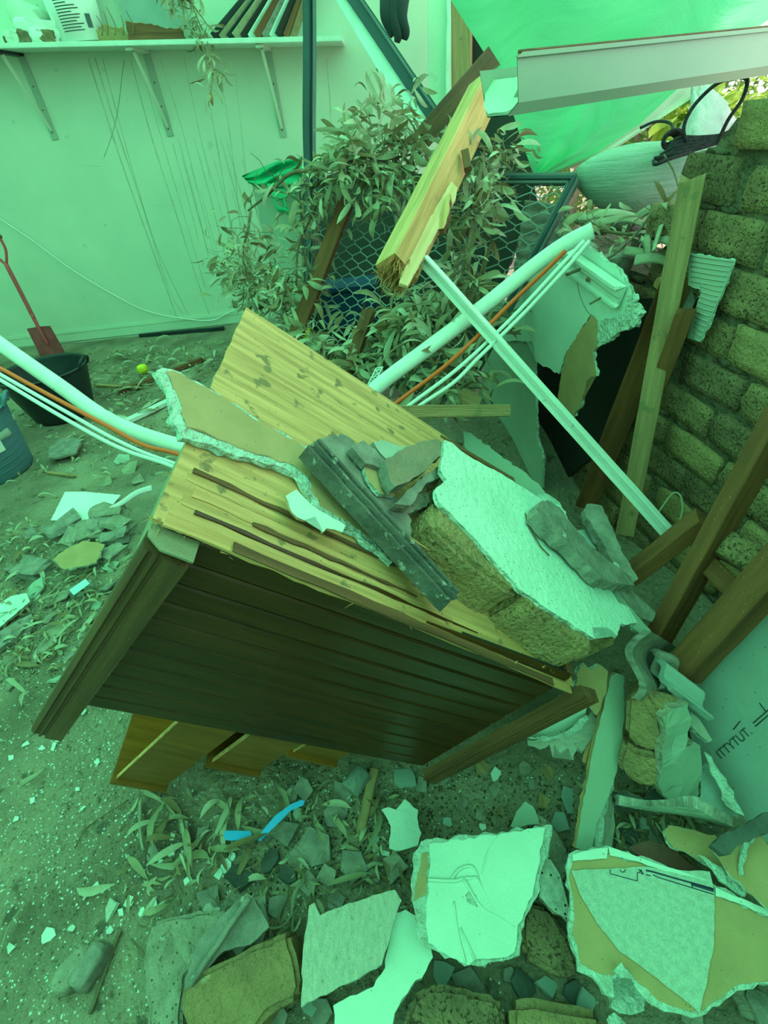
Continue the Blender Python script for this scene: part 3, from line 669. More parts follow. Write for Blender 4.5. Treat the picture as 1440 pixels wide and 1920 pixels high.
scrap('plaster_piece', 'narrow pale plaster strip below the tile strips', 'plaster', [(1138, 1090), (1150, 1092), (1166, 1120), (1200, 1160), (1226, 1190), (1222, 1205), (1190, 1180), (1165, 1140)], plane3((1138, 1090, 1.2), (1226, 1190, 1.18), (1200, 1190, 1.15)), .01, [M_greyb, M_gyp])
scrap('roof_tile_scrap', 'rounded dark green tile scrap between the two tile strips', 'roof tile', [(1080, 995), (1100, 990), (1124, 1006), (1128, 1030), (1106, 1028)], plane3((1080, 995, 1.34), (1128, 1030, 1.32), (1106, 1028, 1.30)), .012, M_cement)
# ================================================================== RIGHT SIDE
# plasterboard lining still standing in front of the brick wall
LN = off(BR, .20)
lin = thing('wall_lining', 'torn white plasterboard wall lining with cornice, standing behind the white strut', 'wall lining', hit(980, 800, LN))
slab('upper_sheet', [(1036, 470), (1100, 462), (1160, 505), (1182, 545), (1196, 590), (1184, 612), (1160, 622), (1140, 640), (1118, 652), (1110, 610), (1108, 590), (1062, 660), (1048, 702), (1004, 678), (1000, 640), (930, 640), (945, 575)], LN, .012, [M_wpaper, M_gyp], lin, .004, .015)
slab('lower_sheet', [(925, 560), (1000, 600), (1003, 700), (1004, 760), (1006, 820), (1018, 860), (1016, 915), (985, 900), (940, 868), (900, 850), (886, 800), (905, 700)], off(LN, -.012), .012, [M_greyb, M_gyp], lin, .003, .015)
slab('torn_paper', [(1110, 590), (1120, 600), (1120, 650), (1112, 660), (1118, 705), (1100, 712), (1090, 760), (1066, 792), (1045, 780), (1046, 740), (1060, 664), (1085, 625)], off(LN, .004), .010, [M_paper, M_gyp], lin, .004, .012)
slab('broken_edge', [(1122, 604), (1170, 588), (1178, 555), (1184, 552), (1197, 588), (1190, 612), (1160, 622), (1140, 642), (1120, 640)], off(LN, .004), .016, [M_gyp, M_gyp], lin, .004, .008, warp=.008, wf=30)
slab('bottom_shelf_edge', [(868, 808), (882, 812), (950, 862), (1010, 908), (1024, 930), (1012, 940), (950, 890), (900, 870), (870, 835)], plane3((868, 808, 1.75), (1024, 930, 1.55), (900, 880, 1.68)), .012, [M_greyb, M_gyp], lin, .004, .012)
c0, c1 = hit(1046, 478, off(LN, .02)), hit(1162, 562, off(LN, .02))
beam('cornice', c0, c1, .062, .03, M_white, up=NW, parent=lin, n=10, wob=.001, profile=[(-.031, -.015), (.031, -.015), (.031, .015), (.022, .015), (.019, .006), (.004, .004), (-.006, -.004), (-.020, -.006), (-.024, .002), (-.031, .002)], endj=(.01, .02))
tube('crack_line', [hit(x, y, off(LN, .0005)) for x, y in ((1081, 512), (1086, 548), (1100, 582), (1112, 592))], .0012, M_crack, lin, 4)
scrap('plaster_piece', 'white ragged plaster lump caught at the foot of the wall lining', 'plaster', [(1004, 930), (1025, 925), (1050, 942), (1062, 965), (1058, 985), (1040, 962), (1012, 948)], plane3((1004, 930, 1.42), (1062, 965, 1.36), (1040, 975, 1.33)), .014, M_gyp, .005)
# dark sheet painting the shade of the recess behind the lining
o = slab('recess_shade', [(985, 560), (1230, 560), (1150, 820), (1060, 900), (1000, 990)], off(BR, .030), .006, [M_void, M_void], None, .002)
tag(o, 'dark sheet painting the shade on the bricks behind the torn wall lining', 'painted shade')
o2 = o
# white metal strut
st = beam('white_metal_strut', at(793, 488, 1.50), at(1252, 1000, 1.34), .028, .022, M_white_m, n=10, wob=.0005, tiltd=25, profile=[(-.017, -.011), (.017, -.011), (.017, .011), (.012, .011), (.012, -.006), (-.004, -.006), (-.006, .004), (-.017, .004)])
tag(st, 'long straight white metal strut slanting down from the broken beam to the brick wall', 'metal strut')
# conduits and cables: each runs behind the cabinet
def run(name, label, cat, P, r, m, group=None, **k): return tag(tube(name, [at(*p) for p in P], r, m, None, **k), label, cat, group)
run('white_downpipe', 'thick white plastic pipe bent in a V, passing behind the cabinet', 'pipe', [(-60, 600, 1.75), (0, 645, 1.7), (110, 722, 1.66), (210, 790, 1.62), (335, 835, 1.6), (500, 860, 1.56), (640, 800, 1.54), (705, 728, 1.52), (800, 655, 1.53), (900, 580, 1.54), (1000, 500, 1.52), (1060, 458, 1.48), (1112, 432, 1.44)], .024, M_pvc, sides=12, flat=.72)
run('orange_cable', 'orange cable beside the thick white pipe', 'cable', [(-60, 655, 1.62), (0, 690, 1.6), (100, 745, 1.58), (200, 798, 1.57), (270, 835, 1.56), (330, 850, 1.56), (500, 900, 1.54), (660, 830, 1.5), (735, 762, 1.49), (830, 690, 1.49), (900, 626, 1.49), (960, 566, 1.5), (1030, 500, 1.46), (1060, 470, 1.44)], .0065, M_orange)
run('white_cable', 'upper of the two white cables hanging in a V below the orange cable', 'cable', [(-60, 668, 1.6), (0, 702, 1.58), (120, 770, 1.56), (220, 826, 1.55), (318, 866, 1.54), (500, 915, 1.52), (680, 840, 1.48), (755, 770, 1.47), (860, 690, 1.47), (960, 596, 1.48), (1050, 500, 1.42), (1095, 452, 1.40)], .006, M_cable)
run('white_cable', 'lower of the two white cables hanging in a V below the orange cable', 'cable', [(-60, 678, 1.58), (0, 712, 1.56), (120, 784, 1.54), (220, 838, 1.53), (306, 868, 1.52), (500, 930, 1.5), (700, 840, 1.46), (775, 770, 1.45), (850, 718, 1.45), (900, 668, 1.45), (980, 590, 1.46), (1060, 505, 1.40), (1105, 452, 1.38)], .006, M_cable)
# tall broken timber and its neighbours
def stick(name, label, a, b, w_, h_, m, cat='timber', **k): return tag(beam(name, at(*a), at(*b), w_, h_, m, **k), label, cat)
tag(beam('broken_timber', hit(1300, 322, off(BR, .055)), hit(1172, 1000, off(BR, .15)), .056, .03, M_oldpine, endj=(.035, 0), n=14), 'tall pale weathered timber with a snapped top, leaning on the brick wall', 'timber')
tag(beam('timber_plank', hit(1272, 520, off(BR, .055)), hit(1098, 950, off(BR, .09)), .078, .03, M_brown), 'wide red-brown plank behind the tall pale timber', 'timber')
tag(beam('timber_stud', hit(1292, 570, off(BR, .075)), hit(1205, 800, off(BR, .09)), .045, .03, M_brown, endj=(.03, 0)), 'red-brown stud behind the tall pale timber, with a knot near its top', 'timber')
stick('timber_block', 'short dark timber block against the bricks beside the ribbed cement piece', (1300, 520, 1.38), (1276, 590, 1.42), .05, .03, M_tile)
rc = scrap('ribbed_cement_piece', 'ribbed grey cement sheet scrap stuck on the brick wall', 'cement sheet', [(1292, 476), (1376, 488), (1366, 520), (1340, 580), (1328, 612), (1312, 642), (1288, 634), (1300, 590), (1315, 545), (1290, 535)], off(BR, .045), .006, [M_rib, M_gyp])
for i in range(17):
    f = i / 16; xa, ya, xb, yb = 1376 - 62 * f, 490 + 150 * f, 1294 + (18 if i > 6 else 0) - 20 * max(0, f - .5), 480 + 152 * f
    if i > 5: xb = 1312 - 22 * (f - .3)
    tube('rib', [hit(xa - 2, ya, off(BR, .046)), hit(xb + 2, yb, off(BR, .046))], .0018, M_rib, rc, 5, 0)
# brown wall studs at the right edge
stick('stud_timber', 'long brown stud crossing the bricks at the right edge from top right to lower left', (1470, 770, 1.02), (1228, 1210, 1.30), .036, .085, M_brown, tiltd=22)
stick('stud_timber', 'short brown brace meeting the long stud at the right edge', (1318, 972, 1.22), (1182, 1078, 1.36), .036, .07, M_brown, tiltd=-25)
stick('stud_timber', 'lowest brown stud above the cement sheet at the right edge', (1490, 1030, 0.98), (1278, 1262, 1.20), .062, .07, M_brown, tiltd=24)
o = rock('loose_brick', frame(at(1392, 1040, 1.14), Vector((.7, -.3, -.6)), Vector((-.3, -.6, .7))), (.10, .06, .05), M_brick, None, 4, .08, 3, .8); tag(o, 'dusty brick piece wedged between the two right-hand studs', 'brick')
stick('noggin_block', 'small square timber block between the right-hand studs', (1318, 1050, 1.2), (1375, 1105, 1.16), .045, .045, M_brown, endj=(0, .004), n=3)
ms = slab('cement_sheet', [(1500, 1060), (1400, 1165), (1345, 1222), (1300, 1275), (1284, 1330), (1300, 1400), (1340, 1480), (1396, 1545), (1440, 1590), (1520, 1640)], plane3((1300, 1285, 1.24), (1440, 1130, 1.10), (1440, 1580, 1.08)), .008, [M_cement, M_gyp], None, .001)
tag(ms, 'pale teal fibre-cement sheet with faded printed letters, leaning at the right edge', 'cement sheet')
PCS = plane3((1300, 1285, 1.24), (1440, 1130, 1.10), (1440, 1580, 1.08))
def lettering(txt, p, q, pl, size, m, parent, lift=.0015, name='printed_lettering'):
    a, b = hit(*p, off(pl, lift)), hit(*q, off(pl, lift)); n = pl[1] if pl[1].dot(CAM - a) > 0 else -pl[1]
    cu = bpy.data.curves.new('txt', 'FONT'); cu.body = txt; cu.size = size; cu.extrude = .0002
    ob = bpy.data.objects.new('txt', cu); COL.objects.link(ob); bpy.context.view_layer.update()
    me = bpy.data.meshes.new_from_object(ob.evaluated_get(bpy.context.evaluated_depsgraph_get())); bpy.data.objects.remove(ob)
    me.materials.clear(); me.materials.append(m)
    return link(name, me, frame(a, b - a, n), parent)
lettering('ITTYTUT.', (1352, 1424), (1420, 1368), PCS, .026, M_inkg, ms)
for px in (((1412, 1356), (1442, 1330)), ((1416, 1362), (1444, 1338)), ((1375, 1368), (1388, 1352)), ((1424, 1318), (1436, 1334))):
    tube('printed_line', [hit(x, y, off(PCS, .001)) for x, y in px], .0012, M_inkg, ms, 4, 0)
# small offcut timber in front of the screen
stick('timber_offcut', 'short pale offcut with two knots, lying between the cabinet and the wall lining', (728, 772, 1.36), (955, 770, 1.44), .034, .02, M_oldpine, endj=(0, .03), n=6)
stick('timber_offcut', 'stubby pale timber end poking up below the screen door', (862, 740, 1.62), (898, 758, 1.62), .05, .03, M_oldpine, n=3)
# sandbag
sb_c = at(1185, 335, 1.80)
sb = thing('sandbag', 'full woven sandbag with a pointed end on top of the broken wall', 'sandbag', frame(sb_c, at(1290, 330, 1.80) - at(1085, 340, 1.80), Vector((0, 0, 1))))
P = []; nseg, nr = 30, 28
vs = []; fs = []
for i in range(nseg + 1):
    u = i / nseg; x = -.20 + .44 * u; r = .118 * (math.sin(math.pi * min(1, u * .80 + .02)) ** .62) + .004
    for j in range(nr):
        a = 2 * math.pi * j / nr; q = 1 + .05 * noise.noise(Vector((u * 4, math.cos(a) * 2, math.sin(a) * 2))) + .02 * math.sin(14 * a + 9 * u) * (u > .75) * (u - .7) * 3
        vs.append((x, math.cos(a) * r * q, math.sin(a) * r * q * .98 - .015 * math.sin(math.pi * u) + .04 * (1 - u) ** 2 - .01))
for i in range(nseg):
    for j in range(nr): fs.append((i * nr + j, (i + 1) * nr + j, (i + 1) * nr + (j + 1) % nr, i * nr + (j + 1) % nr))
fs += [tuple(range(nr)), tuple(reversed([nseg * nr + j for j in range(nr)]))]
mk('bag_body', vs, fs, M_bag, ROOTM[sb], sb, smooth=True)
# plastic bag standing behind it
vs = []; fs = []; nr = 26; c = [(at(1322, 330, 1.95), .045), (at(1318, 285, 1.95), .075), (at(1322, 240, 1.95), .09), (at(1326, 205, 1.95), .062), (at(1318, 182, 1.95), .045), (at(1312, 166, 1.95), .03)]
for i, (p, r) in enumerate(c):
    for j in range(nr):
        a = 2 * math.pi * j / nr; q = r * (1 + .16 * math.sin(5 * a + i) + .12 * math.sin(11 * a + 2 * i)); vs.append(p + Vector((math.cos(a) * q, math.sin(a) * q * .7, .012 * math.sin(3 * a + i))))
for i in range(len(c) - 1):
    for j in range(nr): fs.append((i * nr + j, i * nr + (j + 1) % nr, (i + 1) * nr + (j + 1) % nr, (i + 1) * nr + j))
tag(mk('plastic_bag', vs, fs, M_plast, None, None, smooth=True), 'crumpled clear white plastic bag standing behind the sandbag', 'plastic bag')
# black rope coil
rp = thing('rope', 'coiled black rope lying on the sandbag with loops standing up', 'rope', at(1260, 300, 1.66))
cc = at(1256, 262, 1.66); pts = []
for i in range(50): 
    a = i * .5; r = .034 - .0004 * i; pts.append(cc + Vector((math.cos(a) * r, -.02 + i * .0006, math.sin(a) * r * .8)))
tube('coil', pts, .0055, M_rope, rp, 7, 2)
for k in range(5):
    tube('strand', [at(1226 + 6 * k, 298 - 3 * k + (k % 2) * 6, 1.62), at(1270, 288 - 7 * k, 1.6), at(1310, 278 - 5 * k, 1.6), at(1350, 266 - 3 * k, 1.6), at(1382, 256 - 4 * k, 1.58)], .0065, M_rope, rp, 7, 6)
tube('loop', [at(1290, 275, 1.6), at(1282, 240, 1.58), at(1300, 200, 1.55), at(1340, 160, 1.5), at(1375, 146, 1.48), at(1400, 150, 1.46), at(1392, 185, 1.46), at(1365, 225, 1.5), at(1345, 268, 1.56)], .0055, M_rope, rp, 7, 8)
tube('loop', [at(1225, 302, 1.62), at(1230, 308, 1.6), at(1262, 296, 1.59), at(1300, 285, 1.6)], .0055, M_rope, rp, 7, 8)
tube('loop', [at(1200, 240, 1.9), at(1230, 228, 1.88), at(1258, 232, 1.86), at(1262, 255, 1.8)], .005, M_rope, rp, 7, 8)
tag(tube('steel_hook_rod', [at(1245, 290, 1.6), at(1262, 318, 1.58), at(1275, 358, 1.56)], .003, M_bark, None, 5), 'thin bent rod hanging from the rope in front of the sandbag', 'rod')
# broken gutter
ga, gb = at(968, 160, 1.02), at(1580, 92, 1.50)
gX = (gb - ga).normalized()
gt = thing('broken_gutter', 'cream metal roof gutter with a torn end, hanging across the top right', 'gutter', ga)
GM = frame(ga, gX, Vector((0, 0, 1)))
prof = [(.0, .050), (-.006, .050), (-.006, .042), (.0, .040), (.0, -.028), (.012, -.048), (.085, -.048), (.10, -.034), (.10, .03)]
tn = .0018; L_ = (gb - ga).length; vs = []; fs = []; nn_ = 16
def gsec(x, k, inner): 
    y, z = prof[k]; return (x, y + (tn if inner else 0), z + (tn if inner else 0))
for i in range(nn_ + 1):
    x = L_ * i / nn_
    for k in range(len(prof)):
        y, z = prof[k]; xx = x + (.010 * math.sin(k * 2.1) - .05 * (k in (5,)) * 0 if i == 0 else 0)
        vs += [(xx, y, z), (xx, y + tn, z + tn)]
K = len(prof) * 2
for i in range(nn_):
    for k in range(len(prof) - 1):
        for s_ in (0, 1):
            a = i * K + k * 2 + s_; q = (a, a + 2, a + 2 + K, a + K); fs.append(q if s_ == 0 else q[::-1])
mk('gutter_trough', vs, fs, M_gutter, GM, gt)
slab('torn_end_flap', [(912, 152), (940, 148), (972, 144), (970, 168), (962, 182), (985, 182), (968, 200), (948, 208), (915, 212), (907, 200), (909, 175)], plane3((912, 152, 1.10), (972, 144, 1.06), (915, 212, 1.08)), .0015, [M_gutin, M_gutin], gt, .001, .01, warp=.004)
tube('top_bead', [GM @ Vector((L_ * k / 4, -.003, .050)) for k in range(5)], .0035, M_rust, gt, 6)
# ================================================================== BACK OF THE ROOM
zs = hit(290, 104, BACK).z; WMi = MB_.inverted()
def wx(x, y): return (WMi @ hit(x, y, BACK)).x
shx = (WMi @ hit(650, 97, BACK)).x
sh = thing('wall_shelf', 'long cream wall shelf cluttered with debris on three metal brackets', 'shelf', MB_ @ Matrix.Translation((-1.2, -.17, zs)))
FRP = off(BACK, .36)
fL, fR = WMi @ hit(0, 91, FRP), WMi @ hit(655, 77, FRP)
KS = (fR.z - fL.z) / (fR.x - fL.x)
def zsx(x): return fL.z + KS * (x - fL.x)      # the shelf has dropped a little at one end
box('shelf_board', -2.0, shx + 1.0, -.36, -.002, 0, .028, M_white, MB_ @ Matrix.Translation((-1.0, 0, zsx(-1.0))) @ Matrix.Rotation(-math.atan(KS), 4, 'Y'), sh, .003)
for (xt, yt, xb, yb, dm) in ((45, 118, 105, 262, M_black), (275, 110, 322, 255, M_wall), (500, 94, 533, 257, M_wall)):
    br = link('shelf_bracket', None, MB_, sh)
    x = wx(xb, yb); zb = (WMi @ hit(xb, yb, BACK)).z; x1 = wx(xt, yt); xm = (x + x1) / 2; zs = zsx(xm)
    box('wall_strip', xm - .026, xm + .026, -.009, 0, zb, zs, M_greyb, MB_, br, .001)
    box('arm', xm - .026, xm + .026, -.33, -.007, zs - .02, zs - .002, dm, MB_, br, .001)
    beam('brace', MB_ @ Vector((xm, -.012, zb + .06)), MB_ @ Vector((xm, -.25, zs - .02)), .02, .02, M_wall, up=UB, parent=br, n=2, wob=0)
    for k in range(3): box('screw', xm - .005, xm + .005, -.010, -.006, zb + .04 + k * .14, zb + .05 + k * .14, M_rust, MB_, br)
SHP = off(BACK, .22)
def onshelf(x): # wall-local x of a pixel on the shelf, mid depth
    return (WMi @ hit(x, 68, SHP)).x
zt = zs + .029
def shp(x, dy=-.2, dz=0): return MB_ @ Vector((onshelf(x), dy, zsx(onshelf(x)) + .029 + dz))
bk = thing('printed_tub', 'white printed paint tub at the left of the wall shelf', 'tub', shp(152))
bm = bmesh.new(); bmesh.ops.create_cone(bm, cap_ends=True, segments=28, radius1=.15, radius2=.175, depth=.36)
mkbm('tub_body', bm, M_paperw, Matrix.Translation(shp(150, -.18, .181)), bk, True)
for p in bk.children[0].data.polygons: p.use_smooth = len(p.vertices) == 4
cB = shp(150, -.18, 0)
for r_ in range(13):   # printed lines of the label
    z = .05 + r_ * .015; vs = []; fs = []
    R = .1515 + z * .07 / .36 * .36
    a0 = math.radians(-112); wid = [.9, .8, .95, .7, .85, .9, .6, .9, .8, .5, .85, .9, .7][r_]
    for i in range(9):
        a = a0 + wid * i / 8
        for dz in (0, .005): vs.append(cB + Vector((math.cos(a) * R, math.sin(a) * R, z + dz)))
    for i in range(8): fs.append((i * 2, i * 2 + 2, i * 2 + 3, i * 2 + 1))
    mk('printed_line', vs, fs, M_inkg, None, bk)
for i in range(12):
    a = math.radians(-50) + i * .018 + (i % 3) * .006; R = .158
    d = Vector((math.cos(a), math.sin(a), 0)); t_ = Vector((-d.y, d.x, 0)) * .0012
    mk('barcode_bar', [cB + d * R - t_ + Vector((0, 0, .06)), cB + d * R + t_ + Vector((0, 0, .06)), cB + d * (R + .003) + t_ + Vector((0, 0, .13)), cB + d * (R + .003) - t_ + Vector((0, 0, .13))], [(0, 1, 2, 3)], M_ink, None, bk)
tag(rock('plaster_lump', frame(shp(85, -.2, .055), UB, Vector((.2, 0, 1))), (.30, .2, .12), M_paperw, None, 5, .35, 4, .5), 'crumpled white plaster lump left of the printed tub on the shelf', 'plaster')
tag(rock('plaster_lump', frame(shp(60, -.16, .11), UB, Vector((.4, 0, 1))), (.20, .18, .20), M_wall, None, 8, .35, 4, .5), 'taller cream lump at the far left of the shelf debris', 'plaster')
tag(tube('terracotta_pipe_piece', [shp(16, -.30, .02), shp(34, -.26, .025), shp(52, -.24, .02)], .018, M_rust, None, 10), 'short dark rusty pipe piece at the left end of the shelf debris', 'pipe')
ct = thing('cardboard_tray', 'flattened brown cardboard tray on the shelf under the twigs', 'cardboard', shp(190, -.25))
for x0, x1, h, m in ((132, 245, .05, M_cardb), (160, 240, .075, M_cardb)):
    slab('cardboard_ply', None, (shp(190, -.3 + h), -UB.cross(Vector((0, 0, 1)))), .02, [m, m], ct, .008, .02, pts3=[shp(x0, -.30 + h, 0), shp(x1, -.30 + h, 0), shp(x1 - 6, -.30 + h, h), shp((x0 + x1) / 2, -.30 + h, h * 1.2), shp(x0 + 10, -.30 + h, h * .8)])
pn = slab('grey_panel', None, (shp(285, -.10), -Vector((-UB.y, UB.x, 0))), .012, [M_cement, M_gyp], None, .006, .02, pts3=[shp(250, -.12, 0), shp(345, -.12, 0), shp(350, -.05, .5), shp(228, -.05, .45), shp(232, -.09, .10)])
pn.name = 'leaning_sheet'; tag(pn, 'grey-green panel with a flaking lower edge leaning on the wall above the shelf', 'panel')
for i in range(5):
    x = 200 + i * 14 + random.uniform(-4, 4)
    tag(tube('dry_twig', [shp(x, -.3, .03), shp(x + 4, -.28, .08), shp(x - 2 + 6 * (i % 2), -.27, .13 + .02 * (i % 3))], .005, M_bark, None, 5, taper=.4), 'short dry twig standing in the cardboard tray', 'twig', 'twigs in the cardboard tray')
tag(slab('cardboard_scrap', None, (shp(290, -.3), NB), .01, [M_brown2, M_cardb], None, .008, .02, pts3=[shp(242, -.28, 0), shp(352, -.28, 0), shp(350, -.28, .05), shp(300, -.28, .075), shp(250, -.28, .10)]), 'dark flaking brown board scrap under the leaning grey sheet on the shelf', 'board')
for i in range(4):
    tag(rock('plaster_lump', frame(shp(100 + 0 * i - 22 * i, -.28, .03), UB, Vector((.2, 0, 1))), (.09, .07, .07), (M_leaf3, M_wall, M_bark, M_wall)[i], None, 60 + i, .4, 3, .6, False), 'small crumpled debris lump along the shelf front, ' + ['nearest the printed tub', 'second from the tub', 'third from the tub', 'farthest left'][i], 'rubble')
# leaning bundle of slats
sl_m = [M_darkcl, M_leaf, M_darkcl, M_leaf, M_void, M_white, M_brown2, M_tile, M_white, M_void, M_brown2, M_leaf3]
sl_n = ['black', 'olive green', 'matt black', 'dusty olive', 'near-black thin', 'white', 'brown', 'grey', 'bright white', 'blackish wide', 'reddish brown', 'dull brown']
for i in range(12):
    x = 402 + i * 13.5
    a = shp(x, -.26 + .012 * (i % 3), .008); b = shp(x + 185 - i * 9, -.10 - .02 * (i % 3), .50)
    tag(beam('leaning_batten', a, b, .045 if i % 3 else .06, .012, sl_m[i], n=2, wob=0, tiltd=20), '%s batten in the leaning bundle on the shelf, %s' % (sl_n[i], ['leftmost', 'second from left', 'third from left', 'fourth from left', 'fifth from left', 'sixth from left', 'sixth from right', 'fifth from right', 'fourth from right', 'third from right', 'second from right', 'rightmost'][i]), 'batten', 'battens leaning on the shelf')
branch('gum twig with narrow dry leaves hanging over the front of the shelf', [shp(372, -.3, .35), shp(385, -.34, .12), shp(398, -.39, -.05), at(398, 150, 3.2), at(390, 200, 3.25)], 22, 60, .10, .005, 31, 1.6, 10, 1.0)
branch('gum twig lying on the shelf among the leaning slats', [shp(330, -.28, .3), shp(372, -.28, .2), shp(400, -.28, .06)], 10, 60, .14, .007, 32, .6, 10, 1.1)
# shovel
SB_ = GF(104, 668, .0); ST = hit(26, 440, off(BACK, .04))
sv = thing('shovel', 'small red D-handled shovel leaning on the cream wall', 'shovel', SB_)
X = (ST - SB_); LS = X.length; X.normalize(); SM = frame(SB_, X, NB)
bm = bmesh.new(); nx, ny = 6, 8; g = []
for i in range(nx + 1):
    for j in range(ny + 1):
        u = i / nx; v = j / ny * 2 - 1; ww = .125 * (1 - .12 * (u - .0) * 0) * (1 - .10 * u); g.append(bm.verts.new((.01 + .27 * u - .012 * (1 - v * v) * (u == 0), v * ww, .022 * v * v + .008 * (1 - v * v) * math.sin(u * 3))))
for i in range(nx):
    for j in range(ny): a = i * (ny + 1) + j; bm.faces.new((g[a], g[a + 1], g[a + ny + 2], g[a + ny + 1]))
bmesh.ops.solidify(bm, geom=bm.faces[:], thickness=.003)
mkbm('blade', bm, M_dredl, SM, sv, True)
def sp_(x, y, z=0): return SM @ Vector((x, y, z))
tube('socket', [sp_(.12, 0, .014), sp_(.2, 0, .02), sp_(.30, 0, .022), sp_(.40, 0, .02)], .012, M_dred, sv, 10, 4, 1.5)
tube('shaft', [sp_(.36, 0, .02), sp_(LS * .6, 0, .012), sp_(LS - .2, 0, .01)], .018, M_dred, sv, 10, 4)
tube('yoke', [sp_(LS - .22, 0, .01), sp_(LS - .17, .03, .01), sp_(LS - .10, .062, .01), sp_(LS - .01, .064, .01)], .011, M_dred, sv, 8, 5)
tube('yoke', [sp_(LS - .22, 0, .01), sp_(LS - .17, -.03, .01), sp_(LS - .10, -.062, .01), sp_(LS - .01, -.064, .01)], .011, M_dred, sv, 8, 5)
tube('grip', [sp_(LS - .01, -.078, .01), sp_(LS - .01, .078, .01)], .016, M_dred, sv, 10, 0).data.materials[0] = M_rust
# tubs
def tub(label, base, r0_, r1_, h, m, oval=1.0, ribs=False, rot=0):
    M = Matrix.Translation(base) @ Matrix.Rotation(rot, 4, 'Z'); t = thing('rubble_tub', label, 'tub', M)
    n = 48; vs = []; fs = []
    prof_ = [(0, .006), (r0_ * .96, .006), (r0_, .02)] + [(r0_ + (r1_ - r0_) * k / 10, .02 + (h - .02) * k / 10) for k in range(1, 11)] + [(r1_ + .012, h), (r1_ + .012, h + .008), (r1_ - .004, h + .008), (r1_ - .006, h - .01)] + [(r0_ + (r1_ - r0_) * k / 5 - .006, .02 + (h - .03) * k / 5) for k in (4, 3, 2, 1, 0)] + [(0, .016)]
    for (r, z) in prof_:
        for j in range(n):
            a = 2 * math.pi * j / n; vs.append((math.cos(a) * r * oval, math.sin(a) * r, z + (.03 * math.cos(2 * a) * (z > h * .95)) * 0))
    for i in range(len(prof_) - 1):
        for j in range(n): fs.append((i * n + j, i * n + (j + 1) % n, (i + 1) * n + (j + 1) % n, (i + 1) * n + j))
    mk('tub_wall', vs, fs, m, M, t, smooth=True)
    for sgn in (-1, 1):
        x = sgn * (r1_ * oval + .008)
        tube('handle', [M @ Vector((x, -.055, h)), M @ Vector((x + sgn * .02, -.05, h + .04)), M @ Vector((x + sgn * .03, 0, h + .06)), M @ Vector((x + sgn * .02, .05, h + .04)), M @ Vector((x, .055, h))], .010, m, t, 8, 5)
    if ribs:
        for k in range(9):
            P = []
            for j in range(25):
                a = math.pi * (1.05 + j / 24 * .95); f = (k + .5) / 9.5; z = .02 + h * (f * .9) + .05 * (j / 24); ff = min(1, z / h); r = r0_ + (r1_ - r0_) * ff + .001
                P.append(M @ Vector((math.cos(a) * r * oval, math.sin(a) * r, min(z, h))))
            tube('rib', P, .0022, m, t, 5, 0)
    return t, M
bp = GF(124, 776)
tub('large black rubber tub standing near the red shovel', bp, .19, .27, .34, M_black, 1.1, rot=-.1)
tp = GF(-6, 886); t_, TM = tub('teal rubber tub with a white label at the left edge of the floor', tp, .215, .25, .40, M_teal, ribs=True, rot=.3)
a0 = -.62
vs = []; 
for i in range(7):
    a = -.75 + i * .055 - .3
    for z in (.19, .30): rr_ = .215 + .035 * z / .4 + .003; vs.append(TM @ Vector((math.cos(a) * rr_, math.sin(a) * rr_, z)))
mk('paper_label', vs, [(i * 2, i * 2 + 2, i * 2 + 3, i * 2 + 1) for i in range(6)], M_paperw, None, t_)
tag(rock('plaster_lump', Matrix.Translation(tp + Vector((.03, 0, .27))), (.36, .34, .14), M_greyb, None, 12, .2, 4, .4), 'grey-green rubble filling the teal tub', 'rubble')
# lime, cord, sticks
lp = GF(267, 692, .035); o = rock('lime', Matrix.Translation(lp), (.072, .07, .066), M_lime, None, 2, .02, 3, .25); tag(o, 'bright yellow-green lime lying on the floor', 'fruit')
BW = off(BACK, .035)
tag(tube('thin_string', [hit(x, y, BW) for x, y in ((-30, 385), (0, 410), (60, 450), (130, 502), (200, 545), (270, 581), (335, 596), (395, 601), (425, 588), (455, 572))], .005, M_cable, None, 6), 'thin white string sagging across the cream wall', 'string')
def fstick(name, label, a, b, w_, h_, m, **k): return tag(beam(name, GF(*a, h_ / 2 + .004), GF(*b, h_ / 2 + .006), w_, h_, m, up=Vector((0, 0, 1)), **k), label, 'timber' if 'timber' in name or 'stick' in name else 'strip')
fstick('black_strip', 'black strip lying at the foot of the cream wall', (262, 629), (420, 615), .03, .03, M_black)
fstick('timber_stick', 'thin dark brown timber lying on the floor behind the cabinet', (222, 735), (382, 672), .04, .03, M_brown2)
fstick('timber_stick', 'short pale splintered stick on the floor beside the black tub', (180, 722), (262, 728), .035, .02, M_oldpine, endj=(.03, .05))
fstick('pale_timber', 'pale painted batten on the floor behind the cabinet corner', (238, 790), (318, 752), .05, .03, M_pvc)
fstick('timber_stick', 'small tan stick on the bare floor below the teal tub', (90, 886), (142, 893), .02, .015, M_oldpine, endj=(.02, .02))
# box under the green bag
FB = at(525, 560, 3.55); FB.z = 0
fr = thing('pale_appliance', 'pale grey appliance box against the back wall, half hidden by gum leaves', 'appliance', FB)
pz = plane3((475, 480, 3.45), (600, 480, 3.3), (475, 380, 3.43))
a = at(470, 345, 3.5); b = at(600, 352, 3.35); top_z = a.z
ux = (b - a); ux.z = 0; wdt = ux.length; MFB = frame(Vector((a.x, a.y, 0)), ux, Vector((0, 0, 1)))
box('body', 0, wdt, 0, .55, .02, top_z, M_greyb, MFB, fr, .012)
box('lid', -.008, wdt + .008, -.012, .55, top_z, top_z + .03, M_white, MFB, fr, .006)
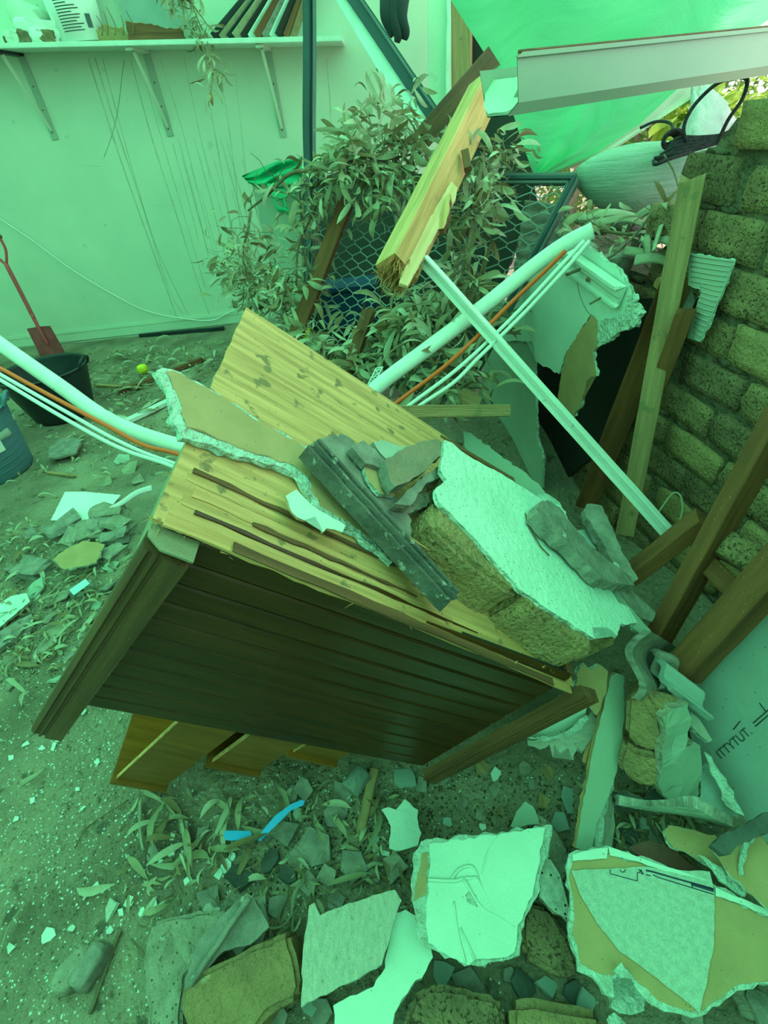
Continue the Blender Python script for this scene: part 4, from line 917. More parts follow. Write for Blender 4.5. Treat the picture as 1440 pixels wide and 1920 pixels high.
# green bag draped on it
vs = []; fs = []; nu_, nv_ = 22, 16
for j in range(nv_ + 1):
    for i in range(nu_ + 1):
        u, v = i / nu_, j / nv_
        pa = interp([(453, 330, 3.35), (480, 318, 3.3), (520, 302, 3.28), (566, 296, 3.25)], u); pb = interp([(466, 343, 3.3), (500, 362, 3.22), (520, 352, 3.2), (568, 350, 3.2)], u)
        q = [x * (1 - v) + y * v for x, y in zip(pa, pb)]
        vs.append(at(q[0], q[1], q[2] + .05 * math.sin(9 * u + 4 * v) * .6 + .03 * math.sin(15 * v + 5 * u)))
for j in range(nv_):
    for i in range(nu_): q = j * (nu_ + 1) + i; fs.append((q, q + 1, q + nu_ + 2, q + nu_ + 1))
gb_ = thing('green_bag', 'emerald green cloth bag draped over the pale appliance', 'bag', at(510, 345, 3.25))
mk('cloth_body', vs, fs, M_gcloth, None, gb_, smooth=True)
tube('strap', [at(*p) for p in ((512, 345, 3.2), (515, 375, 3.18), (522, 392, 3.17), (535, 395, 3.17), (548, 402, 3.17), (552, 378, 3.18), (546, 350, 3.2))], .016, M_gcloth, gb_, 6, 5, flat=.4)
tube('strap', [at(*p) for p in ((520, 350, 3.2), (530, 372, 3.17), (536, 392, 3.17))], .016, M_gcloth, gb_, 6, 5, flat=.4)
slab('cloth_tail', [(500, 345), (530, 345), (540, 368), (520, 378), (508, 365)], plane3((500, 345, 3.2), (530, 345, 3.18), (515, 380, 3.17)), .006, M_gcloth, gb_, .002, .02, warp=.02)
# dark post and diagonal frames
def bm3(name, label, a, b, w_, h_, m, cat='frame', **k): return tag(beam(name, at(*a), at(*b), w_, h_, m, **k), label, cat)
dp = thing('dark_post', 'tall dark aluminium post rising in front of the cream wall', 'post', at(583, 640, 2.75))
tube('post_shell', [at(577, -40, 2.5), at(578, 110, 2.55), at(577, 235, 2.6), at(580, 350, 2.65), at(583, 500, 2.7), at(585, 640, 2.75)], .036, M_al, dp, 4, 4)
tube('post_flange', [at(589, -40, 2.47), at(590, 110, 2.52), at(589, 235, 2.57), at(590, 350, 2.62)], .012, M_alr, dp, 4, 4)
wf = thing('white_window_frame', 'diagonal fallen window frame, white strip with a dark edge, above the leaves', 'window frame', at(820, 260, 2.3))
beam('white_strip', at(618, -60, 2.5), at(806, 248, 2.35), .105, .03, M_white, parent=wf)
beam('dark_edge', at(640, -40, 2.46), at(848, 268, 2.30), .062, .045, M_al, parent=wf)
beam('bead', at(650, -40, 2.43), at(856, 264, 2.27), .012, .05, M_alr, parent=wf)
bm3('dark_brace', 'dark brown timber brace crossing the fallen window frame', (925, 108, 2.1), (790, 262, 2.22), .085, .05, M_dark2, 'timber', endj=(0, .02))
bm3('timber_post', 'rough timber post right of the pale architrave', (866, -60, 2.95), (866, 300, 3.3), .115, .08, M_oldpine, 'post', n=10, tiltd=10)
bm3('dark_timber_post', 'dark timber post beside the edge of the shade cloth', (896, -60, 3.0), (905, 300, 3.35), .10, .06, M_void, 'post')
bm3('pale_architrave', 'wide pale architrave board standing left of the rough timber post', (823, -60, 2.95), (822, 215, 3.2), .13, .03, M_wall, 'trim')
bm3('white_architrave_edge', 'narrow white trim edge between architrave and timber post', (843, -60, 2.93), (838, 200, 3.15), .022, .05, M_white, 'trim', wob=.003)
for k, (x, y) in enumerate(((728, -30), (742, -20), (756, -25))):
    tag(tube('black_cloth', [at(x, y, 2.8), at(x - 4, y + 55, 2.8), at(x + 4, y + 85, 2.82), at(x + 2, y + 100, 2.84)], .045, M_darkcl, None, 10, 6, .35), ['leftmost', 'middle', 'rightmost'][k] + ' of three black cloth folds hanging beyond the window frame', 'cloth', 'black cloth folds')
# added dark sheet painting the shade behind the screen, corrugated sheet
dk = slab('dark_shade_sheet', [(560, 345), (1000, 325), (985, 420), (900, 640), (840, 740), (575, 700)], plane3((590, 345, 2.95), (985, 330, 2.5), (700, 720, 2.75)), .02, [M_void, M_void], None, .003)
tag(dk, 'added dark sheet for the shade behind the hexagonal screen door', 'panel')
tag(slab('dark_fill_sheet', [(880, 60), (912, 80), (960, 200), (1000, 330), (1010, 420), (900, 420), (870, 300)], plane3((880, 60, 3.3), (1000, 330, 2.9), (870, 300, 3.2)), .02, [M_void, M_void], None, .003), 'added dark sheet standing for the darkness behind the broken beam beside the shade cloth', 'board')  # filler sheet, its colour paints the darkness behind the beam
cs = thing('corrugated_sheet', 'grey corrugated sheet seen through the right half of the screen door', 'sheet', at(1030, 430, 1.95))
vs = []; fs = []
pc = plane3((990, 370, 2.0), (1075, 380, 1.9), (1000, 500, 1.95)); A_, B_, C_ = at(985, 375, 2.0), at(1070, 385, 1.9), at(960, 520, 1.98)
for i in range(41):
    u = i / 40
    for v in (0, 1): vs.append(A_ + (B_ - A_) * v + (C_ - A_) * u + pc[1] * .008 * math.sin(u * 40))
for i in range(40): fs.append((i * 2, i * 2 + 1, i * 2 + 3, i * 2 + 2))
mk('corrugation', vs, fs, M_tile, None, cs, smooth=True)
cr = thing('navy_crate', 'navy blue plastic crate behind the screen door', 'crate', at(650, 620, 2.62))
cm_ = frame(at(655, 575, 2.60), Vector((1, -.1, 0)), Vector((0, 0, 1)))
box('crate_body', -.14, .14, -.02, .16, -.10, .08, M_bluec, cm_, cr, .01); box('crate_rim', -.15, .15, -.03, .17, .08, .10, M_bluec, cm_, cr, .004)
# hexagonal screen door
DP = plane3((1080, 332, 1.76), (600, 335, 2.35), (866, 756, 2.05))
dTR, dTL, dBR, dBL = (hit(*q, DP) for q in ((1078, 336), (598, 338), (862, 752), (566, 676)))
dn = DP[1] if DP[1].dot(CAM - DP[0]) > 0 else -DP[1]
sd_ = thing('screen_door', 'dark security screen door with hexagonal wire mesh, fallen behind the gum branches', 'screen door', dBR)
for nm, a, b in (('top_rail', dTL, dTR), ('hinge_stile', dTR, dBR), ('bottom_rail', dBL, dBR), ('lock_stile', dTL, dBL)):
    beam(nm, a, b, .036, .024, M_alr, up=dn, parent=sd_, n=2, wob=0); beam('frame_lip', a - dn * .0 + dn * .008, b + dn * .008, .014, .020, M_al, up=dn, parent=sd_, n=2, wob=0)
m0, m1 = dTL.lerp(dTR, .72), dBL.lerp(dBR, .80)
beam('middle_stile', m0, m1, .028, .02, M_alr, up=dn, parent=sd_, n=2, wob=0)
def dq(u, v): return (dTL * (1 - u) + dTR * u) * (1 - v) + (dBL * (1 - u) + dBR * u) * v
bm = bmesh.new(); W_ = 13; H_ = 13
def seg(a, b, r=.0021):
    if not all(-.001 <= q <= 1.001 for q in a + b): return
    p, q = dq(*a), dq(*b); d = (q - p).normalized(); s = d.cross(dn).normalized() * r; o_ = dn * .0025
    v = [bm.verts.new(w__) for w__ in (p - s, p + s, p + s + o_, p - s + o_, q - s, q + s, q + s + o_, q - s + o_)]
    for f in ((0, 1, 5, 4), (1, 2, 6, 5), (2, 3, 7, 6), (3, 0, 4, 7)): bm.faces.new([v[i] for i in f])
for i in range(-1, W_ + 1):
    for j in range(-1, H_ * 2 + 1):
        x = (i + (.5 if j % 2 else 0)) / W_; y = j / (H_ * 2); dx, dy = .5 / W_, .5 / H_
        seg((x, y), (x, y + .38 * dy)); seg((x, y + .38 * dy), (x + dx, y + dy)); seg((x, y + .38 * dy), (x - dx, y + dy))
bmesh.ops.recalc_face_normals(bm, faces=bm.faces[:])
mkbm('hexagonal_mesh', bm, M_mesh, None, sd_)['kind'] = 'stuff'
# big broken beam and stakes
bb = thing('broken_beam', 'thick pale pine beam snapped at its splintered lower end, slanting down through the leaves', 'timber', at(740, 520, 1.5))
a, b = at(908, 172, 2.0), at(741, 515, 1.48)
beam('beam_shaft', a, b, .105, .085, M_pine, parent=bb, n=18, wob=.0008, bev=.004, endj=(0, .03), tiltd=-28)
bX = (b - a).normalized(); rr = random.Random(9); bm = bmesh.new()
for i in range(260):
    o1 = bX.orthogonal().normalized(); o2 = bX.cross(o1); p = b - bX * rr.uniform(.0, .04) + o1 * rr.uniform(-.045, .045) + o2 * rr.uniform(-.045, .045); d = (bX + o1 * rr.gauss(0, .22) + o2 * rr.gauss(0, .22)).normalized() * rr.uniform(.015, .075); s = rr.uniform(.0015, .006)
    q = [bm.verts.new(w__) for w__ in (p + o1 * s, p - o1 * s, p + o2 * s, p + d)]
    for f in ((0, 1, 3), (1, 2, 3), (2, 0, 3)): bm.faces.new([q[j] for j in f])
mkbm('splintered_end', bm, M_pine, None, bb)['kind'] = 'stuff'
slab('split_face', [(846, 340), (858, 352), (855, 372), (800, 470), (764, 536), (748, 530), (760, 500), (800, 420)], (b - (b - CAM).normalized() * .062, (CAM - (a + b) / 2).normalized()) if False else plane3((846, 340, 1.66), (858, 372, 1.62), (756, 533, 1.415)), .01, [M_pinepink, M_pinepink], bb, .002, .02, xdir=bX)
slab('split_chip', [(836, 368), (844, 362), (842, 400), (832, 428), (822, 430), (826, 400)], plane3((836, 368, 1.60), (844, 362, 1.6), (824, 430, 1.54)), .02, [M_pine, M_brown2], bb, .002, .02)
beam('nailed_cleat', at(872, 284, 1.72), at(878, 318, 1.70), .026, .02, M_brown2, parent=bb, n=2)
bm3('timber_stake', 'brown stake left of the broken beam, with a splintered top', (652, 372, 2.18), (548, 648, 2.34), .062, .04, M_brown, 'stake', n=10, endj=(.05, 0), tiltd=18)
bm3('timber_stake', 'brown stake directly below the splintered end of the broken beam', (697, 568, 1.86), (648, 714, 1.95), .042, .035, M_brown2, 'stake', n=6, endj=(.04, 0), tiltd=18)
lt = thing('plastic_lattice', 'small white plastic lattice strip beside the thick white pipe', 'lattice', at(705, 720, 1.62))
la, lb = at(718, 688, 1.64), at(694, 735, 1.62); lx = (at(706, 690, 1.64) - la)
for f in (0, 1): tube('edge_bar', [la + lx * f, lb + lx * f], .0025, M_pvc, lt, 4, 0)
for i in range(8): tube('cross_bar', [la.lerp(lb, i / 8) + lx * (i % 2), la.lerp(lb, (i + 1) / 8) + lx * ((i + 1) % 2)], .002, M_pvc, lt, 4, 0); tube('cross_bar', [la.lerp(lb, i / 8), la.lerp(lb, i / 8) + lx], .002, M_pvc, lt, 4, 0)
tag(rock('lime_bag', frame(at(572, 636, 2.4), UB, Vector((0, 0, 1))), (.07, .05, .09), M_lime, None, 9, .2, 3, .5), 'small yellow-green plastic scrap behind the foot of the left stake', 'plastic scrap')
# ------------------------------------------------------------------ gum branches
def A(*p): return [at(*q) for q in p]
br_list = [
 ('gum branch with a bare elbow reaching left towards the green bag', A((640, 300, 2.1), (600, 318, 2.12), (545, 325, 2.15), (505, 362, 2.2), (465, 395, 2.25)), 12, 20, .16, .012, 1, .8, 12, .9),
 ('leafy gum branch along the top left of the screen door', A((585, 350, 2.2), (640, 325, 2.1), (700, 305, 2.05), (770, 290, 2.05)), 30, 260, .17, .012, 2, .8, 24, 1.0),
 ('gum branch with upright leaves crossing the diagonal white frame', A((640, 310, 2.05), (690, 285, 2.0), (745, 262, 2.02), (800, 285, 2.05)), 26, 220, .16, .010, 3, .3, 20, 1.0),
 ('dry gum branch heaped against the left wall corner', A((455, 500, 2.75), (475, 530, 2.7), (510, 555, 2.6), (545, 600, 2.5)), 26, 420, .17, .010, 4, .5, 24, 1.0),
 ('twiggy gum branch hanging below the green bag', A((470, 395, 2.5), (465, 430, 2.5), (455, 480, 2.55), (470, 540, 2.6)), 12, 90, .20, .008, 5, .9, 20, .85),
 ('gum branch tangled around the dark post', A((610, 330, 2.15), (590, 390, 2.2), (560, 460, 2.25), (555, 540, 2.3)), 22, 160, .15, .010, 6, .9, 22, 1.0),
 ('gum branch hanging in front of the top rail of the screen door', A((620, 335, 2.05), (670, 335, 2.0), (740, 338, 1.98)), 22, 90, .11, .008, 7, 1.2, 12, 1.0),
 ('gum branch hanging under the right side of the broken beam', A((905, 300, 1.82), (890, 380, 1.75), (880, 450, 1.7), (862, 530, 1.68)), 26, 240, .13, .010, 8, 1.1, 20, 1.0),
 ('gum branch spreading over the right top of the screen door', A((880, 270, 1.9), (925, 290, 1.85), (960, 320, 1.82)), 20, 80, .15, .008, 9, .7, 12, .95),
 ('gum branch lying at the foot of the screen door', A((690, 640, 1.98), (740, 630, 1.92), (800, 610, 1.85), (870, 590, 1.8)), 30, 420, .16, .011, 10, .5, 26, 1.05),
 ('gum branch pressed between the screen door and the cabinet', A((570, 640, 2.1), (630, 670, 2.0), (690, 690, 1.92), (760, 680, 1.85)), 26, 340, .12, .010, 11, .4, 24, 1.0),
 ('gum branch under the middle of the thick white pipe', A((770, 570, 1.78), (815, 620, 1.72), (835, 680, 1.68), (830, 715, 1.68)), 24, 260, .13, .008, 12, .7, 18, 1.0),
]
for args in br_list: branch(*args)
# rubble, bark and twigs on the end of the broken wall
branch('twiggy gum branch lying on the broken wall beside the sandbag', A((1060, 405, 1.72), (1120, 430, 1.62), (1200, 440, 1.55), (1262, 430, 1.5)), 10, 50, .12, .008, 20, .3, 26, .8)
rr = random.Random(12)
for i, (x0, y0, x1, y1, ww, t0) in enumerate(((1090, 408, 1210, 412, .035, 1.66), (1120, 418, 1230, 432, .03, 1.6), (1205, 445, 1215, 490, .03, 1.5), (1245, 408, 1225, 470, .022, 1.46), (1170, 470, 1245, 486, .035, 1.5), (1190, 488, 1268, 500, .04, 1.46), (1060, 420, 1150, 405, .02, 1.7), (1180, 420, 1255, 398, .03, 1.6), (1225, 455, 1270, 478, .03, 1.45))):
    a, b = at(x0, y0, t0), at(x1, y1, t0 - .05); m_ = (a + b) / 2 + Vector((0, 0, rr.uniform(.005, .03)))
    tag(tube('bark_strip', [a, m_, b], ww / 2, M_barkp if i % 3 else M_leaf2, None, 6, 6, .6, .18), 'curled bark strip on the broken wall, ' + ['long one nearest the sandbag tip', 'long one directly under the sandbag', 'short upright one in the middle', 'thin upright one near the tall timber', 'broad one below the middle', 'lowest broad one beside the tall timber', 'thin one at the far left', 'thin one crossing under the black rope', 'small one against the tall timber'][i], 'bark', 'bark strips beside the sandbag')
for i in range(7):
    x, y = 1085 + i * 30, rr.uniform(400, 490)
    tag(rock('mortar_lump', Matrix.Translation(at(x, y + 12, 1.68 - (y - 400) * .0016)) @ Matrix.Rotation(rr.uniform(0, 3), 4, 'Z'), (rr.uniform(.06, .13), .07, .04), M_tile, None, i, .3, 2, .6), 'grey mortar lump on top of the broken wall, ' + ['leftmost', 'second from left', 'third from left', 'middle one', 'third from right', 'second from right', 'rightmost'][i], 'rubble', 'mortar lumps on the broken wall')
tag(slab('timber_chunk', [(1232, 520), (1246, 518), (1250, 540), (1238, 545), (1224, 536)], plane3((1232, 520, 1.42), (1250, 540, 1.42), (1224, 536, 1.44)), .03, [M_pine, M_brown], None, .002, .01), 'pale split timber chip between the lining and the tall timber', 'timber')
run('long_twig', 'long bare twig lying over the torn cornice', 'twig', [(1062, 515, 1.5), (1100, 500, 1.5), (1150, 478, 1.48), (1200, 430, 1.46), (1222, 396, 1.45)], .005, M_bark, taper=.5)
run('long_twig', 'pale forked twig hanging in front of the torn cornice', 'twig', [(1118, 470, 1.5), (1112, 500, 1.49), (1102, 526, 1.48)], .007, M_oldpine)
run('long_twig', 'thin dark twig curving down in front of the wall lining', 'twig', [(1148, 530, 1.45), (1135, 552, 1.44), (1106, 570, 1.44)], .003, M_bark)
run('wall_creeper', 'thin curled vine tendril on the bricks at the end of the white strut', 'vine', [(1235, 960, 1.45), (1262, 925, 1.46), (1278, 935, 1.45), (1275, 975, 1.44), (1240, 1030, 1.42)], .003, M_leaf, k=8)
for i, (x, y, dx) in enumerate(((1265, 988, 1), (1280, 978, -1), (1258, 1002, .3), (1222, 975, -.7))):
    pass
# 
# ================================================================== FOREGROUND RUBBLE
def gp(x, y, z, nx=0, ny=0): return planez(x, y, z, nx, ny)
# big folded white plasterboard
wbp = gp(900, 1660, .20, -.08, -.22)
o = board('white_plasterboard', 'creased white plasterboard square standing proud of the rubble, front centre', 'plasterboard', [(790, 1578), (830, 1572), (920, 1562), (1034, 1546), (1030, 1580), (1008, 1680), (985, 1720), (972, 1790), (930, 1802), (870, 1812), (800, 1775), (785, 1760), (770, 1660), (775, 1600)], wbp, .014,
   face=[(806, 1582), (920, 1566), (1022, 1552), (1018, 1580), (998, 1680), (970, 1735), (964, 1785), (928, 1797), (868, 1806), (803, 1768), (800, 1700), (804, 1640)], facemat=M_wpaper, warp=.007)
for pts, r in (([(802, 1650), (850, 1652), (868, 1648), (896, 1646)], .0045), ([(868, 1648), (900, 1700), (935, 1722), (965, 1740)], .006), ([(896, 1646), (930, 1722)], .004), ([(935, 1568), (915, 1600), (905, 1640)], .005), ([(850, 1690), (858, 1750), (872, 1805)], .004), ([(862, 1740), (890, 1800)], .004), ([(846, 1650), (862, 1630), (885, 1625), (897, 1645)], .004)):
    tube('crease', [hit(x, y, off(wbp, .004)) for x, y in pts], r, M_wpaper, o, 5, 5, flat=.5)
slab('torn_patch', [(880, 1672), (898, 1680), (896, 1702), (878, 1692), (874, 1680)], off(wbp, .006), .003, [M_gyp, M_paper], o, .002, .008, warp=.004, wf=40)
slab('brown_edge', [(790, 1600), (803, 1600), (800, 1660), (802, 1762), (786, 1758), (776, 1700), (782, 1640)], off(wbp, .0015), .003, [M_paper, M_gyp], o, .003, .01)
scrap('plaster_piece', 'curled white plaster flake lying on bare soil above the creased white board', 'plaster', [(716, 1518), (728, 1514), (742, 1520), (758, 1500), (784, 1520), (783, 1540), (790, 1562), (784, 1584), (768, 1590), (744, 1596), (730, 1588), (732, 1550), (724, 1532)], gp(750, 1550, .075, .1, -.1), .006, [M_white, M_gyp], .002, .012)
scrap('board_piece', 'grey-brown textured board sheet left of the creased white board', 'board', [(580, 1698), (590, 1692), (600, 1716), (640, 1700), (700, 1678), (740, 1668), (753, 1688), (740, 1725), (728, 1770), (716, 1808), (660, 1840), (600, 1868), (564, 1888), (568, 1780)], gp(660, 1780, .16, .05, -.12), .012, [M_gpaper, M_gyp], .002, .004)
scrap('plasterboard_piece', 'smooth white plasterboard sheet tucked under the grey-brown board', 'plasterboard', [(740, 1712), (760, 1705), (785, 1720), (800, 1760), (812, 1795), (800, 1820), (770, 1850), (740, 1900), (730, 1960), (632, 1960), (624, 1886), (700, 1850), (722, 1815)], gp(720, 1850, .13, .02, -.06), .013, [M_wpaper, M_gyp], .003)
# printed board
pbp = gp(1200, 1740, .26, -.05, -.16)
pb = board('printed_plasterboard', 'large torn plasterboard with printed blue-black marks, front right', 'plasterboard', [(1068, 1600), (1110, 1590), (1138, 1586), (1245, 1622), (1330, 1652), (1345, 1662), (1440, 1706), (1500, 1735), (1500, 1830), (1440, 1846), (1382, 1858), (1350, 1885), (1312, 1906), (1230, 1888), (1190, 1850), (1180, 1828), (1150, 1838), (1150, 1870), (1135, 1866), (1112, 1830), (1083, 1820), (1075, 1775), (1066, 1755), (1070, 1700), (1062, 1640)], pbp, .014,
   face=[(1076, 1612), (1140, 1602), (1240, 1634), (1340, 1676), (1440, 1722), (1498, 1748), (1496, 1822), (1436, 1838), (1376, 1850), (1306, 1896), (1236, 1878), (1196, 1842), (1176, 1815), (1148, 1828), (1112, 1818), (1090, 1806), (1080, 1765), (1075, 1750), (1078, 1700), (1068, 1645)])
slab('grey_paper', [(1071, 1632), (1144, 1629), (1212, 1625), (1240, 1630), (1331, 1634), (1340, 1676), (1339, 1769), (1326, 1840), (1312, 1900), (1262, 1858), (1219, 1825), (1162, 1784), (1122, 1735), (1087, 1675)], off(pbp, .0035), .002, [M_gpaper if False else mat('printed_grey_paper', (.50, .56, .49), (.40, .45, .40), 90, bump=.15, bs=150), M_paper], pb, .0012, .012)
slab('white_lip', [(1140, 1587), (1243, 1623), (1330, 1652), (1320, 1650), (1236, 1630), (1190, 1614), (1144, 1604)], off(pbp, .004), .002, [M_white, M_gyp], pb, .001, .01)
slab('white_lip', [(1342, 1664), (1440, 1706), (1500, 1733), (1500, 1745), (1440, 1718), (1380, 1692), (1342, 1680)], off(pbp, .004), .002, [M_white, M_gyp], pb, .001, .01)
slab('white_lip', [(1073, 1602), (1112, 1592), (1140, 1590), (1138, 1610), (1074, 1614)], off(pbp, .004), .002, [M_white, M_gyp], pb, .001, .01)
def ink(pts, wd):
    for a, b in zip(pts, pts[1:]):
        p, q = hit(*a, off(pbp, .0040)), hit(*b, off(pbp, .0040)); s = (q - p).cross(pbp[1]).normalized() * wd / 2
        mk('printed_mark', [p - s, q - s, q + s, p + s], [(0, 1, 2, 3)], M_ink, None, pb)
ink([(1144, 1630), (1144, 1638), (1195, 1652), (1195, 1637), (1204, 1634)], .0016)
ink([(1162, 1630), (1165, 1635), (1170, 1635), (1173, 1630)], .0016)
ink([(1198, 1631), (1204, 1633)], .003); ink([(1202, 1637), (1207, 1638)], .003)
ink([(1211, 1632), (1222, 1634), (1260, 1645), (1338, 1667)], .0032); ink([(1211, 1640), (1220, 1642)], .002)
ink([(1224, 1640), (1234, 1645), (1338, 1677)], .0018); ink([(1296, 1657), (1338, 1670)], .0055); ink([(1296, 1655), (1299, 1666)], .002)
scrap('plaster_piece', 'white gypsum chunk caught in the hole at the front of the printed board', 'plaster', [(1148, 1872), (1165, 1862), (1190, 1862), (1210, 1872), (1208, 1895), (1185, 1902), (1160, 1900), (1146, 1890)], gp(1178, 1880, .20, 0, -.2), .02, M_gyp, .004, .01)
scrap('plaster_piece', 'small white gypsum crumb above the gypsum chunk in the printed board', 'plaster', [(1150, 1820), (1165, 1804), (1175, 1820), (1184, 1836), (1165, 1832)], gp(1168, 1822, .275, 0, -.1), .012, M_gyp, .003)
scrap('plaster_piece', 'white ragged plaster strip at the bottom edge, right of centre', 'plaster', [(1140, 1905), (1152, 1898), (1175, 1920), (1180, 1950), (1150, 1950)], gp(1155, 1915, .17), .012, M_gyp, .003)
# papers to the right
scrap('torn_board', 'tan torn board strip with a white edge, behind the printed board', 'plasterboard', [(1245, 1560), (1256, 1548), (1300, 1556), (1340, 1566), (1380, 1600), (1420, 1650), (1425, 1690), (1400, 1680), (1350, 1640), (1310, 1610), (1262, 1590)], gp(1320, 1600, .27, .1, -.2), .01, [M_paper, M_gyp], .003)
scrap('torn_board', 'tan torn board with a white ragged rip, at the right edge', 'plasterboard', [(1338, 1590), (1360, 1600), (1400, 1575), (1430, 1570), (1480, 1640), (1480, 1700), (1440, 1705), (1400, 1670), (1360, 1630)], gp(1400, 1640, .31, -.1, -.2), .01, [M_paper, M_gyp], .003)
scrap('gypsum_rip', 'white curled gypsum rip on the tan torn board at the right edge', 'plaster', [(1395, 1572), (1412, 1566), (1414, 1574), (1402, 1590), (1398, 1612), (1394, 1640), (1388, 1638), (1388, 1605)], gp(1400, 1600, .325, -.1, -.2), .006, M_gyp, .003)
scrap('white_edge_piece', 'long white ragged edge strip of the tan torn board', 'plaster', [(1310, 1602), (1322, 1606), (1368, 1640), (1400, 1672), (1396, 1682), (1350, 1650)], gp(1350, 1640, .285, .1, -.2), .008, M_gyp, .003)
scrap('dark_slate_piece', 'dark slate slab lying across the tan torn boards at the right edge', 'slate', [(1332, 1585), (1350, 1568), (1400, 1545), (1440, 1522), (1500, 1510), (1500, 1545), (1440, 1562), (1385, 1582), (1370, 1602), (1355, 1602)], gp(1400, 1560, .37, 0, -.2), .016, [M_tiled, M_tiled], .002)
scrap('plasterboard_strip', 'long white-edged plasterboard strip lying flat in front of the second masonry chunk', 'plasterboard', [(1148, 1512), (1160, 1506), (1210, 1516), (1260, 1520), (1300, 1520), (1375, 1548), (1370, 1556), (1310, 1545), (1240, 1536), (1180, 1530), (1150, 1522)], plane3((1148, 1512, 1.25), (1375, 1550, 1.12), (1260, 1530, 1.17)), .02, [M_gyp, M_gpaper], .003, .010)
scrap('plaster_piece', 'upright white branching gypsum sliver beside the standing board', 'plaster', [(1138, 1468), (1150, 1466), (1152, 1478), (1142, 1500), (1134, 1530), (1132, 1560), (1128, 1588), (1116, 1590), (1116, 1565), (1104, 1548), (1102, 1540), (1116, 1544), (1124, 1520), (1134, 1490)], plane3((1140, 1468, 1.18), (1120, 1588, 1.12), (1104, 1544, 1.14)), .010, M_gyp, .002)
scrap('plasterboard_offcut', 'grey edge-on board just right of the gypsum sliver', 'board', [(1136, 1510), (1147, 1490), (1148, 1560), (1138, 1600), (1128, 1598)], plane3((1136, 1510, 1.2), (1147, 1490, 1.2), (1132, 1598, 1.15)), .008, M_gpaper, .002)
scrap('standing_board', 'narrow grey-green board standing on edge below the cabinet corner', 'board', [(1146, 1268), (1156, 1262), (1170, 1268), (1170, 1330), (1166, 1400), (1150, 1470), (1118, 1545), (1110, 1590), (1098, 1596), (1080, 1590), (1090, 1520), (1104, 1450), (1120, 1370)], plane3((1150, 1268, 1.18), (1168, 1330, 1.17), (1090, 1590, 1.10)), .012, [M_greyb, M_paper], .002)
scrap('orange_splinter', 'thin orange timber splinter behind the standing board', 'splinter', [(1138, 1300), (1140, 1310), (1122, 1380), (1108, 1435), (1099, 1432), (1108, 1390), (1126, 1340)], plane3((1140, 1305, 1.22), (1105, 1434, 1.2), (1100, 1430, 1.2)) if False else plane3((1140, 1305, 1.22), (1105, 1434, 1.22), (1126, 1340, 1.21)), .01, M_pine, .001)
scrap('plasterboard_piece', 'small upright brown-faced board with white torn edges at the cabinet corner', 'plasterboard', [(1082, 1262), (1096, 1244), (1110, 1256), (1122, 1246), (1140, 1258), (1138, 1290), (1126, 1330), (1118, 1342), (1100, 1320), (1092, 1296), (1080, 1284)], plane3((1084, 1262, 1.12), (1138, 1260, 1.14), (1112, 1340, 1.13)), .010, [M_paper, M_gyp], .003)
# sagging plaster sheets beneath the cabinet corner
scrap('plaster_sheet', 'curved white plaster sheet poking out beneath the cabinet corner', 'plaster', [(975, 1382), (1010, 1362), (1060, 1330), (1090, 1305), (1104, 1322), (1096, 1345), (1060, 1368), (1020, 1384)], plane3((975, 1382, 1.22), (1060, 1330, 1.16), (1100, 1335, 1.16)), .007, [M_wpaper, M_gyp], .003, .012)
scrap('plaster_sheet', 'lower torn plaster sheet with a jagged fringe beneath the cabinet corner', 'plaster', [(988, 1388), (1040, 1386), (1080, 1360), (1108, 1335), (1120, 1350), (1116, 1378), (1100, 1400), (1090, 1412), (1082, 1398), (1072, 1425), (1064, 1402), (1050, 1412), (1038, 1395), (1036, 1420), (1030, 1396), (1012, 1405), (990, 1398)], plane3((988, 1388, 1.27), (1080, 1360, 1.22), (1100, 1400, 1.2)), .007, [M_gpaper, M_gyp], .003)
scrap('gypsum_rip', 'thick ragged gypsum edge along the curved plaster sheet', 'plaster', [(985, 1382), (1030, 1382), (1070, 1366), (1096, 1342), (1104, 1348), (1090, 1366), (1060, 1382), (1020, 1390)], plane3((985, 1382, 1.20), (1070, 1366, 1.16), (1096, 1342, 1.15)), .01, M_gyp, .003)
# wave tiles
def wavetile(label, a, b, c, amp, m, waves=1.4, th=.016, ph=0, n=24):
    A_, B_, C_ = at(*a), at(*b), at(*c); nn = (B_ - A_).cross(C_ - A_).normalized()
    if nn.dot(CAM - A_) < 0: nn = -nn
    vs = []; fs = []; rr_ = random.Random(3)
    for i in range(n + 1):
        u = i / n; h = amp * math.sin(u * 2 * math.pi * waves + ph)
        for v in (0, .33, .66, 1): 
            p = A_ + (B_ - A_) * u + (C_ - A_) * v + nn * h + (C_ - A_) * (rr_.uniform(-.012, .012) if v in (0, 1) else 0); vs += [p, p - nn * th]
    for i in range(n):
        for k in range(3):
            q = i * 8 + k * 2; fs += [(q, q + 2, q + 10, q + 8), (q + 1, q + 9, q + 11, q + 3)]
        q = i * 8; fs += [(q, q + 8, q + 9, q + 1), (q + 6, q + 7, q + 15, q + 14)]
    for q in (0, n * 8):
        for k in range(3): fs.append((q + k * 2, q + k * 2 + 1, q + k * 2 + 3, q + k * 2 + 2))
    return tag(mk('roof_tile', vs, fs, m, None, None, smooth=False), label, 'roof tile')
wavetile('upright S-curved roof tile standing at the lower right end of the rendered chunk', (1212, 1182, 1.10), (1190, 1310, 1.08), (1262, 1212, 1.30), .020, M_tile, 1.0, ph=2.6)
wavetile('ridged roof tile lying behind the upright S-curved tile', (1228, 1215, 1.17), (1245, 1290, 1.12), (1300, 1240, 1.20), .010, M_tile, 1.5)
